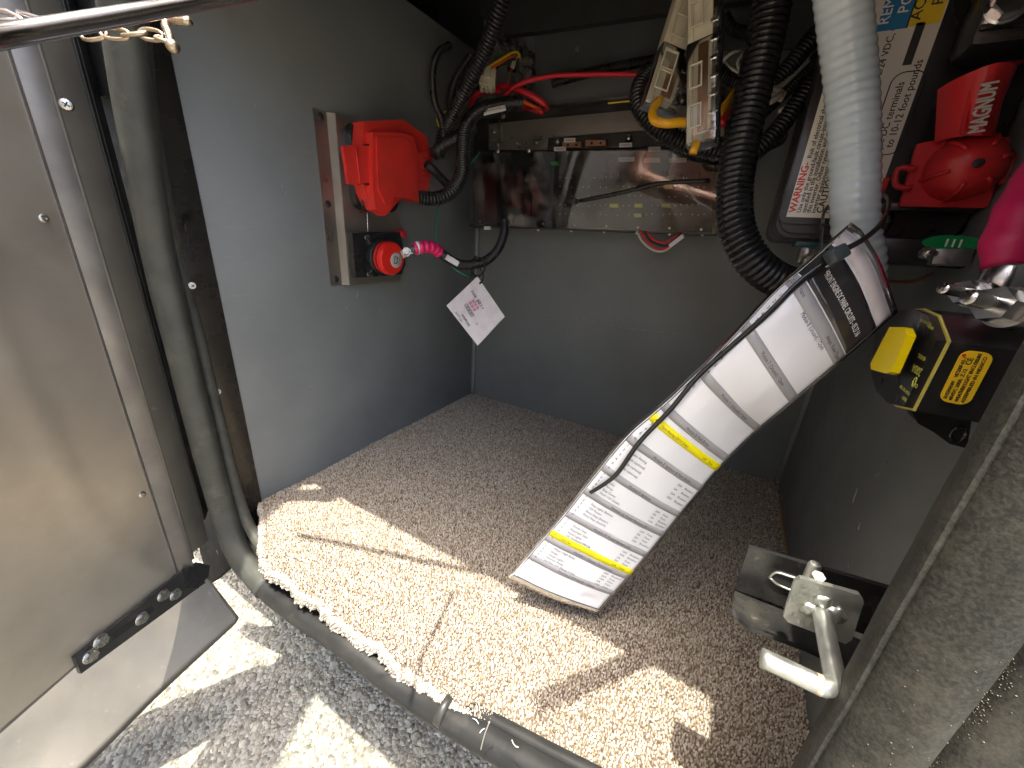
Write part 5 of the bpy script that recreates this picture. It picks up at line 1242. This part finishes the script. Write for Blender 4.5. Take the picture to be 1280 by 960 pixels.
# ------------------------------------------------------------------ right post with its dusty seal
post = thing('door_post', 'broad dusty grey rubber faced post at the right edge of the opening', 'post', (.10, .16, FZ - .06))
prof = [(.0768, .172), (.0735, .166), (.0720, .158), (.0721, .1550), (.0728, .1532), (.0738, .1530), (.0742, .1538), (.0748, .1540), (.0756, .1518), (.0780, .1492), (.0870, .1440), (.0915, .1440), (.0955, .1460), (.0985, .1500), (.1000, .1535), (.1010, .1545), (.1022, .1525), (.1040, .1505), (.1100, .1485), (.130, .1480), (.20, .150), (.20, .20), (.09, .20)]
vs, fs = [], []; zs = np.linspace(FZ - .06, 1.55, 150)
for z in zs:
    for k, (x, y) in enumerate(prof):
        w_ = .0006 * noise.noise(Vector((x * 60, z * 25, 0))) + .0008 * noise.noise(Vector((z * 6, 0, 3)))
        vs.append((x + w_, y + w_ * .6, z))
n_ = len(prof)
for j in range(len(zs) - 1):
    for i in range(n_): fs.append((j * n_ + i, j * n_ + (i + 1) % n_, (j + 1) * n_ + (i + 1) % n_, (j + 1) * n_ + i))
fs += [tuple(range(n_))[::-1], tuple((len(zs) - 1) * n_ + i for i in range(n_))]
pydata('rubber_face', vs, fs, M['post'], post, 40)
n = 2600; zz = rng.uniform(.42, 1.05, n); xx = np.where(rng.random(n) < .8, rng.normal(.1012, .0007, n), rng.uniform(.08, .115, n)); yy = np.where(xx > .0985, .1528, .1462) + 0
yy = np.interp(xx, [p[0] for p in prof[5:20]], [p[1] for p in prof[5:20]]) - .0001
S = rng.uniform(.00012, .00032, (n, 3))
gr = scatter('sand_grains', np.stack([xx, yy, zz], -1), rng.uniform(0, 6, n), S, ov, of, tinted('sand', [(0, (.08, .07, .05)), (1, (.22, .20, .15))], .9), post, rng.random(n)); gr['kind'] = 'stuff'

# ------------------------------------------------------------------ the person taking the picture (seen reflected in the clear cover)
per = thing('person', 'bare armed person in a pale shirt holding a phone, seen reflected in the clear cover', 'person', (-.25, -.55, 0))
def skinmesh(name, nodes, edges, mat, sub=2):
    me = bpy.data.meshes.new(name); me.from_pydata([Vector(p[:3]) for p in nodes], edges, []); o = bpy.data.objects.new(name, me); col.objects.link(o)
    sk = o.modifiers.new('s', 'SKIN'); sb = o.modifiers.new('b', 'SUBSURF'); sb.levels = sb.render_levels = sub
    for i, p in enumerate(nodes):
        r = p[3]; me.skin_vertices[0].data[i].radius = (r, r)
    me.skin_vertices[0].data[0].use_root = True
    bpy.context.view_layer.update()
    m2 = bpy.data.meshes.new_from_object(o.evaluated_get(bpy.context.evaluated_depsgraph_get())); bpy.data.objects.remove(o)
    return link(name, m2, mat, per, 'all')
body = [(-.25, -.62, .90, .13), (-.25, -.64, 1.10, .125), (-.27, -.56, 1.28, .14), (-.27, -.50, 1.38, .07), (-.26, -.45, 1.45, .055), (-.25, -.40, 1.55, .088), (-.25, -.385, 1.64, .085),
        (-.42, -.52, 1.30, .065), (-.46, -.34, 1.10, .046), (-.43, -.14, .93, .042), (-.29, -.09, .885, .038), (-.17, -.07, .865, .027), (-.10, -.05, .850, .024),
        (-.10, -.50, 1.30, .065), (-.04, -.42, 1.14, .045), (-.03, -.30, 1.00, .040), (.02, -.16, .92, .032), (.06, -.08, .87, .024), (.065, -.045, .85, .022),
        (-.35, -.60, .82, .10), (-.37, -.50, .48, .065), (-.38, -.60, .10, .045), (-.38, -.48, .04, .045), (-.15, -.60, .82, .10), (-.14, -.50, .48, .065), (-.13, -.60, .10, .045), (-.13, -.48, .04, .045)]
be = [(0, 1), (1, 2), (2, 3), (3, 4), (4, 5), (5, 6), (2, 7), (7, 8), (8, 9), (9, 10), (10, 11), (11, 12), (2, 13), (13, 14), (14, 15), (15, 16), (16, 17), (17, 18), (0, 19), (19, 20), (20, 21), (21, 22), (0, 23), (23, 24), (24, 25), (25, 26)]
skinmesh('body', body, be, M['skin'])
skinmesh('shirt', [(-.25, -.62, .93, .138), (-.25, -.64, 1.10, .135), (-.27, -.56, 1.27, .150), (-.27, -.515, 1.345, .095), (-.43, -.52, 1.29, .080), (-.465, -.42, 1.17, .064), (-.09, -.50, 1.29, .080), (-.035, -.43, 1.16, .064)], [(0, 1), (1, 2), (2, 3), (2, 4), (4, 5), (2, 6), (6, 7)], M['cloth'])  # shirt and trousers chosen pale so they bounce light into the bay
skinmesh('trousers', [(-.25, -.62, .90, .150), (-.35, -.60, .80, .115), (-.37, -.50, .48, .08), (-.38, -.60, .12, .06), (-.15, -.60, .80, .115), (-.14, -.50, .48, .08), (-.13, -.60, .12, .06)], [(0, 1), (1, 2), (2, 3), (0, 4), (4, 5), (5, 6)], M['trouser'])
bm = bmesh.new(); bmesh.ops.create_icosphere(bm, subdivisions=4, radius=.108)
for v in bm.verts:
    v.co *= 1 + .10 * noise.noise(v.co * 40); v.co += Vector((-.25, -.43, 1.635))
    if v.co.y > -.37: v.co.y = -.37 - (v.co.y + .37) * .2
frombm('hair', bm, pbr('brown_hair', (.05, .03, .02), .8), per, 'all')
PC = CAM - AZ * .012
def fing(name, root, pts, r): 
    nd = [(*root, r)] + [(*p, r * (1 - .08 * i)) for i, p in enumerate(pts)]
    skinmesh(name, nd, [(i, i + 1) for i in range(len(pts))], M['skin'], 2)
for s, wr in ((-1, Vector((-.10, -.05, .850))), (1, Vector((.065, -.045, .85)))):
    edge = PC + AX * (s * .078) - AZ * .006
    palm = edge + AX * (s * .030) - AZ * .014
    skinmesh('palm', [(*wr, .022), (*(wr.lerp(palm, .6)), .026), (*palm, .024)], [(0, 1), (1, 2)], M['skin'])
    for k in range(4):
        base = palm + AY * (.026 - k * .017); L = (.9, 1, .95, .75)[k]
        fing('finger', base, [base + AX * (-s * .004 * L) + AZ * .012, base + AX * (-s * .022 * L) + AZ * .026, base + AX * (-s * .036 * L) + AZ * (.026)], .0085)
    fing('thumb', palm - AY * .01, [palm - AY * .022 - AX * s * .012 - AZ * .012, palm - AY * .018 - AX * s * .034 - AZ * .016], .010)
ph = thing('phone', 'black phone held up in front of the compartment', 'phone', PC)
Mp = Matrix((AX, AY, -AZ)).transposed().to_4x4(); Mp.translation = PC - AY * .030
box('phone_body', (-.078, -.038, -.0005), (.078, .038, .0075), M['gloss'], ph, .004, Mp, 4)
